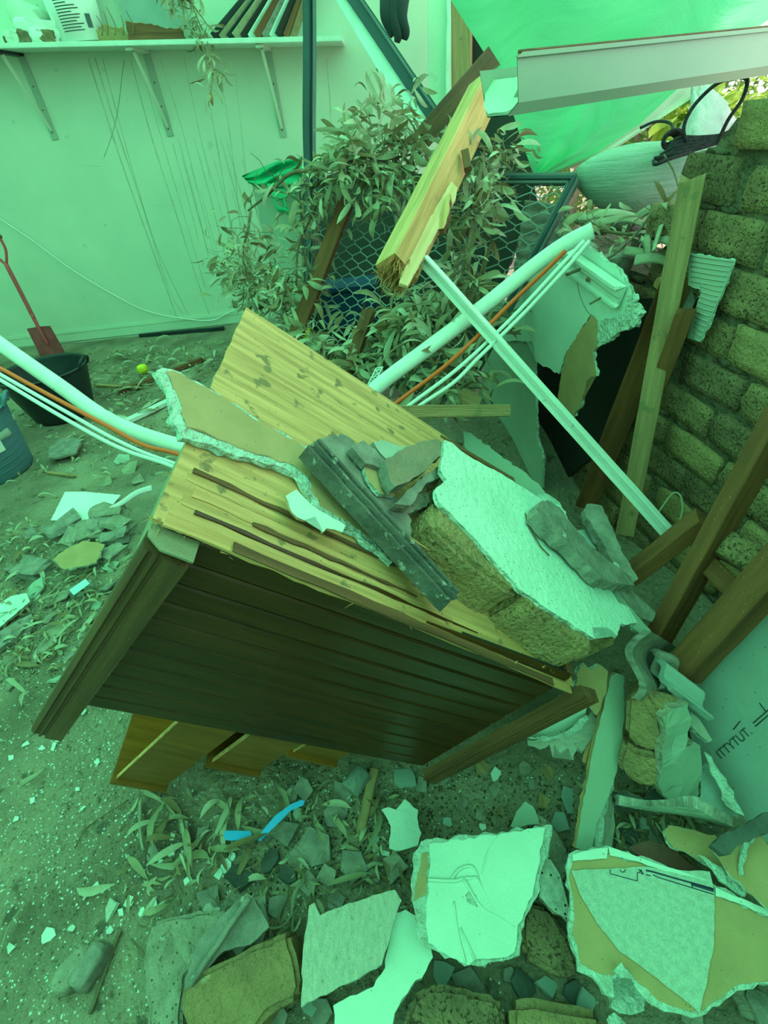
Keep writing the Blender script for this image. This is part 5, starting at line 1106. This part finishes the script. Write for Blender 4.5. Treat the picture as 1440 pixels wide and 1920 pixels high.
wavetile('second ridged tile piece with a raised lip, nearest the cement sheet', (1240, 1235, 1.14), (1258, 1292, 1.10), (1312, 1290, 1.13), .008, M_cement, 1.3)
# second masonry chunk
c2 = thing('brick_masonry_chunk', 'second masonry chunk, tan bricks with a grey rendered side, standing on end at right', 'masonry', at(1230, 1480, 1.18))
P2 = plane3((1180, 1300, 1.10), (1245, 1420, 1.075), (1165, 1450, 1.12))
blockpoly('brick', [(1176, 1310), (1210, 1290), (1240, 1330), (1250, 1400), (1236, 1412), (1200, 1408), (1172, 1380)], P2, .095, M_sand, c2, .010, 6)
blockpoly('brick', [(1168, 1390), (1196, 1408), (1238, 1418), (1240, 1478), (1210, 1480), (1165, 1452), (1158, 1430)], P2, .095, M_sand, c2, .010, 7)
blockpoly('brick', [(1205, 1300), (1225, 1290), (1270, 1295), (1290, 1325), (1250, 1340), (1225, 1325)], plane3((1205, 1300, 1.09), (1290, 1325, 1.09), (1250, 1340, 1.06)), .05, M_sand, c2, .012, 8)
slab('render_skin', [(1240, 1345), (1262, 1330), (1292, 1318), (1294, 1360), (1284, 1400), (1300, 1390), (1316, 1400), (1318, 1440), (1308, 1500), (1290, 1512), (1250, 1500), (1238, 1480), (1240, 1420), (1248, 1380)], plane3((1246, 1345, 1.058), (1316, 1400, 1.10), (1240, 1490, 1.08)), .02, [M_greyb, M_conc], c2, .003, .012, warp=.008, wf=25)
# dark curved tiles under it
def rk(name, label, cat, x, y, dz, dims, m, seed, yaw=0, tilt=0, cuts=3, rough=.15, bx=.6):
    p = GF(x, y, dims[2] * .35 + dz)
    return tag(rock(name, Matrix.Translation(p) @ Matrix.Rotation(yaw, 4, 'Z') @ Matrix.Rotation(tilt, 4, 'X'), dims, m, None, seed, rough, cuts, bx), label, cat)
scrap('roof_tile_shard', 'dark rippled tile shard at the foot of the second masonry chunk, left one', 'roof tile', [(1148, 1486), (1170, 1474), (1200, 1488), (1212, 1500), (1196, 1510), (1165, 1508)], plane3((1148, 1486, 1.17), (1212, 1500, 1.14), (1165, 1508, 1.14)), .014, [M_tile, M_tiled], .002, warp=.02)
scrap('roof_tile_shard', 'dark rippled tile shard at the foot of the second masonry chunk, right one', 'roof tile', [(1205, 1500), (1220, 1480), (1236, 1474), (1262, 1500), (1258, 1516), (1236, 1520), (1216, 1512)], plane3((1205, 1500, 1.13), (1236, 1474, 1.14), (1240, 1520, 1.1)), .014, [M_tiled, M_tile], .002, warp=.02)
scrap('splintered_board', 'splintered pale board edge leaning between the second chunk and the cement sheet, upper', 'board', [(1294, 1335), (1312, 1350), (1336, 1388), (1330, 1392), (1312, 1378), (1296, 1360)], plane3((1294, 1335, 1.16), (1336, 1388, 1.14), (1296, 1360, 1.14)), .01, [M_gpaper, M_gyp], .002)
scrap('splintered_board', 'long splintered pale board edge leaning on the cement sheet, lower', 'board', [(1320, 1410), (1334, 1420), (1360, 1460), (1386, 1510), (1396, 1530), (1380, 1525), (1362, 1510), (1340, 1460)], plane3((1320, 1410, 1.13), (1396, 1530, 1.06), (1362, 1510, 1.08)), .012, [M_gyp, M_gpaper], .004)
scrap('plasterboard_piece', 'teal-grey board triangle below the splintered board, right side', 'plasterboard', [(1312, 1440), (1325, 1430), (1345, 1470), (1378, 1518), (1385, 1532), (1345, 1522), (1312, 1508)], plane3((1312, 1440, 1.15), (1385, 1532, 1.09), (1312, 1508, 1.11)), .01, [M_cement, M_gyp], .003)
scrap('maroon_board', 'dull maroon board under the tan torn board', 'board', [(1180, 1590), (1220, 1575), (1260, 1590), (1320, 1640), (1250, 1622), (1200, 1605)], gp(1250, 1600, .22, 0, -.2), .01, [mat('dull_maroon_paint', (.26, .10, .08), (.18, .08, .06), 8, bump=.3), M_conc], .002)
# stones and blocks
o = blockpoly('sandstone_brick', [(345, 1848), (380, 1822), (440, 1790), (520, 1752), (540, 1748), (552, 1790), (562, 1850), (556, 1876), (500, 1905), (460, 1960), (360, 1965), (336, 1890)], gp(450, 1850, .13, -.05, -.22), .10, M_sand, None, .020, 11, .006); tag(o, 'yellow sandstone brick lying at the front left of the rubble', 'brick')
o = blockpoly('concrete_brick', [(772, 1870), (800, 1846), (870, 1850), (930, 1868), (946, 1890), (950, 1990), (740, 1990)], gp(850, 1900, .12, 0, -.1), .09, M_brick3, None, .018, 12, .006); tag(o, 'mottled tan brick at the bottom edge, left of the gap', 'brick')
o = blockpoly('concrete_brick', [(956, 1876), (1000, 1872), (1080, 1884), (1130, 1896), (1140, 1990), (956, 1990)], gp(1040, 1910, .11, 0, -.1), .09, M_sand, None, .015, 13, .006); tag(o, 'tan brick at the bottom edge, right of the gap', 'brick')
o = blockpoly('rough_concrete_slab', [(285, 1730), (340, 1712), (400, 1708), (428, 1702), (420, 1740), (400, 1790), (350, 1830), (340, 1900), (345, 1960), (280, 1960), (272, 1880), (268, 1800)], gp(340, 1800, .07, .03, -.05), .05, M_conc, None, .008, 14, .008); tag(o, 'rough pale concrete slab left of the yellow sandstone brick', 'concrete')
o = blockpoly('stone_block', [(985, 1690), (1030, 1700), (1075, 1770), (1090, 1830), (1050, 1830), (980, 1795), (975, 1750)], gp(1030, 1760, .15, 0, -.1), .07, M_brick3, None, .010, 15, .006); tag(o, 'brown speckled stone block between the creased white board and the printed board', 'stone')
o = blockpoly('concrete_paver', [(1000, 1520), (1030, 1540), (1062, 1590), (1070, 1620), (1056, 1650), (1060, 1720), (1030, 1700), (1000, 1690), (1015, 1620), (1035, 1548), (1000, 1540)], gp(1040, 1600, .13, .1, -.1), .05, M_conc, None, .006, 16, .005); tag(o, 'dark grey concrete paver right of the creased white board', 'concrete')
scrap('white_chipped_tile', 'black-flecked white slab between paver and printed board', 'plaster', [(1010, 1625), (1028, 1600), (1050, 1640), (1065, 1700), (1068, 1730), (1040, 1710), (1012, 1680)], gp(1040, 1660, .175, .15, -.1), .012, [mat('flecked_white', (.62, .64, .56), (.4, .42, .38), 60, bump=.4, speck=(.03, .03, .03), sps=70, spt=.2), M_conc], .003)
scrap('grey_board_corner', 'pale pointed board corner rising behind the creased white board', 'board', [(985, 1503), (1000, 1512), (1012, 1545), (960, 1552), (958, 1548), (970, 1520)], gp(985, 1530, .15, 0, -.3), .012, [M_greyb, M_gyp], .002)
o = rock('grey_stone', Matrix.Translation(GF(140, 1820, .02)) @ Matrix.Rotation(.9, 4, 'Z'), (.085, .05, .05), M_conc, None, 21, .2, 3, .6); tag(o, 'pale half of the split grey stone on the floor, front left', 'stone')
o = rock('grey_stone', Matrix.Translation(GF(172, 1812, .02)) @ Matrix.Rotation(1.1, 4, 'Z'), (.085, .045, .05), M_tile, None, 22, .2, 3, .6); tag(o, 'darker half of the split grey stone on the floor, front left', 'stone')
tag(beam('timber_stick', GF(226, 1744, .006), GF(168, 1902, .006), .008, .006, M_bark, up=Vector((0, 0, 1)), n=8, wob=.001), 'thin straight dark stick right of the split grey stone', 'stick')
tag(beam('timber_splinter', GF(702, 1442, .03), GF(672, 1578, .02), .026, .012, M_oldpine, up=Vector((0, 0, 1)), endj=(.0, .04), n=8, wob=.001), 'pale timber splinter standing beside the glass jar', 'splinter')
# blue plastic, glass, paper
tag(slab('blue_plastic_strip', [(420, 1562), (424, 1557), (468, 1558), (472, 1563), (471, 1572), (466, 1576), (424, 1575), (420, 1571)], gp(445, 1566, .045), .003, M_blue, None, .0002, .01), 'short bright blue plastic tag lying flat', 'plastic')
tag(slab('blue_plastic_strip', [(484, 1576), (490, 1560), (515, 1530), (545, 1508), (566, 1499), (571, 1503), (568, 1510), (545, 1520), (520, 1545), (500, 1565), (488, 1577)], gp(525, 1540, .06, -.1, -.2), .002, M_blue, None, .0005, .01), 'long curved bright blue plastic strip', 'plastic')
gj = thing('glass_jar', 'clear ribbed glass jar lying at the cabinet edge in the rubble', 'jar', GF(670, 1470, .01))
gc, gd = GF(655, 1482, .035), GF(688, 1436, .045)
GJ = frame(gc, gd - gc, Vector((0, 0, 1)))
vs = []; fs = []; n = 24; pr = [(0, 0), (0, .026), (.006, .030), (.012, .0275), (.018, .030), (.024, .0275), (.030, .030), (.036, .0275), (.06, .030), (.062, .027), (.008, .026), (.006, 0)]
for x, r in pr:
    for j in range(n): a = 2 * math.pi * j / n; vs.append((x, math.cos(a) * r, math.sin(a) * r))
for i in range(len(pr) - 1):
    for j in range(n): fs.append((i * n + j, i * n + (j + 1) % n, (i + 1) * n + (j + 1) % n, (i + 1) * n + j))
mk('jar_wall', vs, fs, M_glass, GJ, gj, smooth=True)
gt2 = thing('glass_bottle', 'small pale blue-green bottle with a label lying left of the cabinet', 'bottle', GF(155, 1105, .01))
a, b = GF(132, 1112, .03), GF(176, 1096, .03)
tube('bottle_wall', [a, a.lerp(b, .4), b], .026, M_glass, gt2, 16, 3)
tag_ = slab('label', [(130, 1106), (160, 1085), (168, 1094), (138, 1116)], gp(150, 1100, .062, 0, -.3), .001, [mat('pale_blue_label', (.45, .75, .80), bump=0)] * 2, gt2, .0003, .02)
scrap('white_card', 'white speckled card sheet on the floor left of the cabinet', 'paper', [(122, 922), (160, 922), (226, 928), (208, 950), (165, 978), (95, 975)], gp(160, 950, .03, 0, -.05), .003, [M_paperw, M_paperw], .001)
fl_o = tag(tube('pink_white_strap', [GF(165, 978, .03), GF(225, 945, .05), GF(255, 925, .06), GF(285, 915, .08)], .014, mat('pinkish_white_plastic', (.80, .66, .72), (.72, .60, .66), 6), None, 8, 6, 1.2, .3), 'pinkish white plastic strap curling from the card to the cabinet', 'strap')
scrap('white_tile_piece', 'pale speckled board piece cut by the left edge of the picture', 'board', [(-30, 1150), (20, 1118), (50, 1112), (56, 1128), (30, 1150), (-5, 1180), (-30, 1185)], gp(20, 1145, .04, 0, -.05), .012, [M_render, M_conc], .002)
scrap('stone_slab', 'dark flat stone below the pale board piece at the left edge', 'stone', [(-20, 1195), (30, 1165), (60, 1150), (58, 1170), (30, 1195), (0, 1215), (-20, 1225)], gp(20, 1190, .03), .02, [M_tile, M_tile], .002)
scrap('roof_tile_piece', 'grey flat tile lying alone on the floor behind the cabinet corner', 'roof tile', [(92, 838), (112, 822), (140, 820), (152, 826), (142, 848), (116, 855), (90, 860)], gp(120, 840, .05), .015, [M_tile, M_tile], .002)
scrap('tan_board_piece', 'crumpled tan board with white torn edges left of the cabinet', 'board', [(100, 1050), (125, 1030), (160, 1015), (195, 1020), (180, 1055), (150, 1062), (120, 1068)], gp(150, 1045, .07, .1, -.2), .012, [M_paper, M_gyp], .004, .01)
for i, (x, y, s) in enumerate(((205, 965, 1.2), (190, 985, 1), (225, 985, .9), (120, 990, 1.3), (170, 1000, 1.1), (215, 1010, .9), (140, 1010, 1), (60, 1070, 1.2), (215, 1040, .8))):
    tag(rock('mortar_lump', Matrix.Translation(GF(x, y, .02)) @ Matrix.Rotation(i * 1.3, 4, 'Z'), (.13 * s, .09 * s, .06 * s), M_tile if i % 2 else M_conc, None, 30 + i, .45, 2, .85, False), ['grey-green rubble lump touching the pink strap', 'rubble lump just left of the pink strap', 'rubble lump nearest the cabinet edge', 'rubble lump at the lower edge of the white card', 'dark rubble lump below the white card', 'rubble lump beside the crumpled tan board, cabinet side', 'rubble lump directly above the crumpled tan board', 'lone rubble lump farthest left of the pile', 'rubble lump right of the crumpled tan board'][i], 'rubble', 'rubble lumps left of the cabinet')

ANCH = [('the first drawer', 250, 1470), ('the second drawer', 440, 1455), ('the third drawer', 600, 1430), ('the short blue tag', 446, 1566), ('the long blue strip', 528, 1540), ('the glass jar', 670, 1465), ('the pale timber splinter', 687, 1510),
        ('the curled white flake', 755, 1550), ('the creased white board', 900, 1660), ('the grey-brown board', 660, 1780), ('the yellow sandstone brick', 450, 1850), ('the rough concrete slab', 330, 1800), ('the split grey stone', 155, 1820),
        ('the thin dark stick', 198, 1820), ('the teal tub', 20, 880), ('the white card', 160, 950), ('the small bottle', 155, 1105), ('the lone floor tile', 120, 840), ('the pale board piece at the left edge', 20, 1145), ('the cabinet corner moulding', 90, 1340),
        ('the printed board', 1200, 1740), ('the bottom-edge bricks', 950, 1890), ('the speckled stone block', 1030, 1760), ('the masonry chunk on end', 1230, 1420), ('the standing narrow board', 1125, 1450), ('the black tub', 110, 740), ('the curved plaster sheet', 1040, 1370)]
SEEN = {}
def where(x, y):
    nm, ax, ay = min(ANCH, key=lambda a: (a[1] - x) ** 2 + (a[2] - y) ** 2); dx, dy = x - ax, y - ay
    d = 'right of' if dx > 1.5 * abs(dy) else 'left of' if -dx > 1.5 * abs(dy) else 'below' if dy > 1.5 * abs(dx) else 'above' if -dy > 1.5 * abs(dx) else ('below' if dy > 0 else 'above') + (' and right of' if dx > 0 else ' and left of')
    return d + ' ' + nm
ORD = ['', 'second ', 'third ', 'fourth ', 'fifth ', 'sixth ', 'seventh ', 'eighth ', 'ninth ', 'tenth ']
def ulabel(kind, x, y, size=None):
    w_ = where(x, y); k = SEEN.get((kind, w_), 0); SEEN[(kind, w_)] = k + 1
    return ('%s%s lying %s' % (ORD[k], kind, w_)).strip()
# flat shards -------------------------------------------------------
def shard(label, group, x, y, s, m, seed, dz=.0, th=.009, k=None, cat='shard', name='tile_shard', tilt=.18, asp=1.0):
    r_ = random.Random(seed); z = GF(x, y).z + dz + th
    k = k or r_.choice((4, 4, 5, 5, 6)); a0 = r_.uniform(0, 6.3); P = []
    sc_ = (G(x + 1, y, z) - G(x, y, z)).length
    ang = sorted([a0 + 6.283 * (i + r_.uniform(-.28, .28)) / k for i in range(k)])
    c = G(x, y, z); n = Vector((r_.gauss(0, tilt), r_.gauss(-.08, tilt), 1)).normalized()
    ux = n.orthogonal().normalized(); uy = n.cross(ux)
    for a in ang:
        rr_ = s * sc_ * r_.uniform(.75, 1.2); P.append(c + ux * math.cos(a) * rr_ * asp + uy * math.sin(a) * rr_)
    o = slab(name, None, (c, n), th, m if isinstance(m, list) else [m, m], None, .0012, .012, pts3=P, seed=seed)
    return tag(o, ulabel(label, x, y) if group else label, cat, group)
spots = [(640, 1492, 34, M_tile), (625, 1530, 26, M_tile), (535, 1560, 28, M_tile), (590, 1590, 40, M_tile), (555, 1610, 30, M_conc), (505, 1612, 24, M_tiled), (450, 1640, 30, M_tiled), (575, 1655, 26, M_tile), (520, 1700, 26, M_tile),
         (480, 1700, 22, M_conc), (660, 1620, 34, M_tile), (610, 1640, 24, M_conc), (500, 1560, 22, M_tile), (700, 1640, 22, M_conc), (740, 1630, 30, M_conc), (570, 1480, 24, M_tile), (760, 1455, 26, M_cement), (790, 1470, 18, M_tile), (395, 1680, 26, M_tile),
         (540, 1640, 18, M_tiled), (630, 1690, 20, M_tile), (380, 1560, 16, M_tile), (286, 1600, 16, M_tile), (345, 1555, 12, M_tile), (440, 1695, 30, M_conc), (420, 1730, 24, M_tile), (480, 1735, 34, M_tile), (450, 1770, 24, M_conc), (600, 1560, 14, M_greyb), (560, 1525, 14, M_greyb), (545, 1488, 16, M_tile)]
for i, (x, y, s, m) in enumerate(spots): shard(('dark slate shard' if m is M_tiled else 'rough concrete shard' if m is M_conc else 'large grey tile shard' if s > 24 else 'small grey tile shard'), 'tile shards in front of the cabinet', x, y, s * .9, m, 100 + i, dz=.006 * (i % 4), th=.010)
spots = [(905, 1440, 14), (860, 1430, 16), (870, 1505, 10), (930, 1480, 14), (1030, 1450, 14), (1070, 1500, 22), (1000, 1470, 12), (985, 1440, 12), (1020, 1500, 18), (1050, 1540, 20), (835, 1460, 12), (900, 1530, 10), (940, 1520, 9), (840, 1540, 9)]
for i, (x, y, s) in enumerate(spots): shard(('tan board shard', 'green tile shard', 'grey tile shard', 'rough concrete shard')[i % 4], 'shards on the dark soil', x, y, s, (M_oldpine, M_cement, M_tile, M_conc)[i % 4], 150 + i, th=.006)
spots = [(870, 1840, 34, M_tile), (830, 1825, 22, M_cement), (985, 1850, 26, M_tiled), (1030, 1850, 22, M_cement), (1075, 1860, 20, M_tiled), (1100, 1880, 20, M_cement), (960, 1830, 18, M_tile), (1180, 1560, 22, M_tiled), (1210, 1545, 18, M_cement), (1230, 1565, 18, M_tile), (1170, 1600, 22, M_conc), (1270, 1650, 26, M_tiled), (1400, 1880, 30, M_conc), (1430, 1890, 30, M_tile), (1300, 1910, 22, M_conc), (600, 1900, 24, M_tile), (520, 1910, 22, M_tile), (580, 1885, 16, M_cement)]
for i, (x, y, s, m) in enumerate(spots): shard(('dark slate shard' if m is M_tiled else 'teal cement shard' if m is M_cement else 'grey tile shard'), 'shards between the front boards', x, y, s, m, 180 + i, th=.010)
spots = [(30, 1060, 18), (60, 1110, 24), (110, 1120, 20), (120, 1180, 26), (90, 1210, 20), (130, 1230, 18), (110, 1270, 16), (60, 1240, 14), (170, 1160, 14), (150, 1200, 22), (200, 1100, 18), (210, 1060, 16), (90, 1160, 16), (240, 880, 18), (260, 900, 14), (60, 1000, 14), (230, 860, 14), (270, 830, 16), (200, 905, 14), (20, 1280, 14), (50, 1180, 12), (180, 1135, 12)]
for i, (x, y, s) in enumerate(spots): shard(('grey tile chip', 'pale green chip', 'rough concrete chip', 'bark chip', 'rough concrete chip')[i % 5], 'chips left of the cabinet', x, y, s * .8, (M_tile, M_greyb, M_conc, M_barkp, M_conc)[i % 5], 210 + i, dz=.004 * (i % 3), th=.008, tilt=.3, asp=1.3)
wsp = [(408, 1710, 16), (262, 1755, 0), (90, 1752, 14), (345, 1600, 9), (325, 1565, 8), (352, 1650, 10), (322, 1600, 7), (242, 1690, 9), (180, 1660, 8), (225, 1710, 8), (265, 1710, 7), (288, 1696, 8), (20, 1775, 9), (135, 1740, 7), (155, 1335, 9), (110, 1385, 6), (48, 1395, 6), (182, 1428, 6), (100, 1400, 7), (78, 1402, 7), (205, 1745, 7), (320, 1735, 12),
       (425, 1625, 12), (410, 1640, 10), (435, 1605, 8), (700, 1572, 12), (725, 1600, 8), (655, 1500, 8), (640, 1478, 0), (930, 1455, 14), (905, 1550, 7), (750, 1622, 7), (705, 1598, 10), (300, 1620, 7), (60, 1500, 6), (145, 1480, 5), (20, 1420, 7), (30, 1535, 6), (155, 1515, 5)]
for i, (x, y, s) in enumerate(wsp):
    if s: shard(('small white plaster chip' if s < 9 else 'larger white plaster chip'), 'white plaster chips', x, y, s, [M_white, M_gyp], 300 + i, th=.005, cat='plaster chip', name='plaster_chip', tilt=.25)
shard('larger brown-backed plaster flake on the floor, front left', None, 205, 1705 + 0, 20, [M_gpaper, M_gyp], 399, th=.008, cat='plaster chip', name='plaster_chip')
# loose leaves and bark --------------------------------------------
rl = random.Random(44)
def floorleaf(x, y, label, group, s=1.0, mi=None, sx=1):
    p = GF(x, y, .008 + rl.uniform(0, .012)); d = Vector((rl.gauss(0, 1), rl.gauss(0, 1), rl.gauss(0, .08)))
    o = leaf_obj('gum_leaf', p, d, rl.gauss(0, .35), s, None, rl, mi); tag(o, label, 'leaf', group)
for i in range(34): floorleaf(rl.gauss(350, 70), rl.gauss(1570, 50), 'long dry gum leaf on the floor in front of the drawers', 'gum leaves in front of the drawers', rl.uniform(.7, 1.15))
for i in range(80): floorleaf(rl.uniform(0, 215), rl.gauss(1100, 85), 'dry gum leaf in the debris strip left of the cabinet', 'gum leaves left of the cabinet', rl.uniform(.6, 1.1))
for i in range(100): floorleaf(rl.uniform(170, 430), rl.uniform(640, 830), 'dry gum leaf on the floor between the cabinet and the back wall', 'gum leaves near the back wall', rl.uniform(.9, 1.6))
for i in range(34): floorleaf(rl.uniform(520, 700), rl.uniform(1470, 1720), 'dry gum leaf among the tile shards', 'gum leaves among the tile shards', rl.uniform(.5, .9))
def strap(label, pts, w_, m=M_barkp, dz=.02): return tag(tube('bark_strip', [GF(x, y, dz + .01 * (i % 2)) for i, (x, y) in enumerate(pts)], w_, m, None, 6, 6, .5, .2), label, 'bark')
strap('broad curled bark strip in front of the drawers, leftmost', [(262, 1500), (262, 1560), (268, 1595)], .011)
strap('bark strip bending right from the drawer corner', [(270, 1485), (300, 1500), (330, 1530)], .010)
strap('long bark strip standing in the leaves below the first drawer', [(335, 1520), (345, 1570), (348, 1605)], .011)
strap('curved bark strip below the second drawer', [(415, 1490), (428, 1520), (420, 1545)], .009)
strap('long looping bark strip beside the tile shards', [(575, 1640), (550, 1680), (548, 1740), (556, 1760)], .010)
strap('bark strip curling under the tile shards towards the sandstone brick', [(556, 1700), (530, 1735), (500, 1740)], .008)
strap('bark strip on the floor near the left edge', [(40, 1470), (65, 1455), (85, 1440)], .009)
strap('pale bark strip cut by the left edge, front', [(50, 1690), (15, 1740), (0, 1790)], .009)
strap('pale curved bark strip between the shards and the white board', [(680, 1635), (700, 1620), (720, 1622)], .008)
strap('dark curved bark strip under the pale one near the white board', [(660, 1665), (690, 1645), (722, 1640)], .005, M_bark)
for i, pts in enumerate(([(300, 1545), (350, 1575), (400, 1605)], [(400, 1595), (430, 1585), (460, 1575)], [(140, 1590), (165, 1550), (240, 1500)], [(160, 690), (200, 700), (240, 695)], [(30, 1020), (80, 1000), (120, 970)], [(245, 1760), (275, 1800), (278, 1860)])):
    tag(tube('dry_twig', [GF(x, y, .012) for x, y in pts], .0025, M_bark, None, 5), ['thin twig across the gum leaves in front of the drawers', 'reddish twig running to the blue tag', 'long curved twig on bare floor near the drawers', 'twig between shovel and black tub', 'twig in the debris strip near the left edge', 'thin stalk beside the rough concrete slab'][i], 'twig')
# crumbs, gravel and leaf litter nobody could count ----------------
def crumbs(name, label, cat, n, m, fpos, smin, smax, flat=.6, seed=1):
    r_ = random.Random(seed); vs = []; fs = []
    for i in range(n):
        p = fpos(r_)
        if p is None: continue
        s = smin + (smax - smin) * r_.random() ** 3; a = r_.uniform(0, 6.3); b = len(vs)
        for k in range(4):
            q = a + k * 1.57 + r_.uniform(-.4, .4); rr_ = s * r_.uniform(.6, 1.2); vs.append(p + Vector((math.cos(q) * rr_, math.sin(q) * rr_, 0)))
        vs.append(p + Vector((r_.uniform(-.3, .3) * s, r_.uniform(-.3, .3) * s, s * flat)))
        fs += [(b + k, b + (k + 1) % 4, b + 4) for k in range(4)]
    o = mk(name, vs, fs, m); return tag(o, label, cat, kind='stuff')
def px_region(boxes):
    def f(r_):
        x0, y0, x1, y1 = r_.choice(boxes); x, y = r_.uniform(x0, x1), r_.uniform(y0, y1); p = GF(x, y)
        return p if p.y < 4.8 else GF(x, y + 60)
    return f
B1 = [(0, 1300, 620, 1915), (0, 1300, 420, 1915), (0, 1250, 260, 1700), (420, 1430, 1120, 1720), (0, 950, 260, 1300)]
crumbs('plaster_crumbs', 'tiny white plaster crumbs strewn over the dusty floor', 'crumbs', 5600, M_white, px_region(B1), .0007, .0048, .5, 1)
crumbs('gravel', 'fine grey grit and gravel over the floor and under the rubble', 'gravel', 8000, M_floor, px_region(B1 + [(420, 1430, 1440, 1915)]), .001, .006, .8, 2)
crumbs('soil_crumbs', 'dark soil crumbs on the floor', 'soil', 7000, M_brown2 if False else mat('dark_soil', (.10, .085, .055), (.07, .06, .04), 30), px_region([(420, 1430, 1200, 1750), (560, 1430, 1100, 1600), (0, 1000, 250, 1300), (150, 640, 440, 850)]), .0015, .006, .9, 3)
def litter(name, label, n, boxes, s0, s1, seed):
    r_ = random.Random(seed); f = px_region(boxes); it = []
    for i in range(n):
        p = f(r_); it.append((p + Vector((0, 0, r_.uniform(.004, .03))), Vector((r_.gauss(0, 1), r_.gauss(0, 1), r_.gauss(0, .12))), r_.gauss(0, .5), r_.uniform(s0, s1), r_.randrange(6), r_.choice((0, 1, 2, 2, 0))))
    tag(leaf_soup(name, it), label, 'leaf litter', kind='stuff')
litter('leaf_litter', 'thick litter of small dry leaves on the back half of the floor', 1400, [(0, 660, 480, 900), (140, 640, 480, 760), (430, 600, 700, 760)], .3, .8, 4)
litter('leaf_litter', 'small dry leaves mixed in the debris strip left of the cabinet', 600, [(0, 980, 230, 1260)], .25, .6, 5)
litter('leaf_litter', 'fine leaf litter in the rubble at the front', 500, [(240, 1480, 760, 1760), (1100, 1480, 1300, 1640)], .2, .5, 6)

scrap('ridged_tile_piece', 'grey tile with a raised ridge lying across the rough concrete slab', 'roof tile', [(372, 1762), (420, 1712), (462, 1674), (478, 1688), (505, 1738), (470, 1770), (420, 1782), (385, 1822), (352, 1862), (346, 1838)], gp(420, 1770, .125, .05, -.15), .014, [M_tile, M_tile], .002)
tag(beam('tile_ridge', hit(468, 1684, gp(420, 1770, .137, .05, -.15)), hit(356, 1846, gp(420, 1770, .137, .05, -.15)), .012, .012, M_tile, up=Vector((0, 0, 1))), 'narrow grey ridge strip lying on the grey tile above the sandstone brick', 'strip')
scrap('paper_flake', 'tan and white plaster flake with a notched edge on the floor, front left', 'plaster', [(378, 1698), (395, 1692), (400, 1702), (412, 1700), (416, 1718), (410, 1738), (400, 1742), (388, 1726)], gp(400, 1715, .02), .005, [M_gpaper, M_gyp], .002)
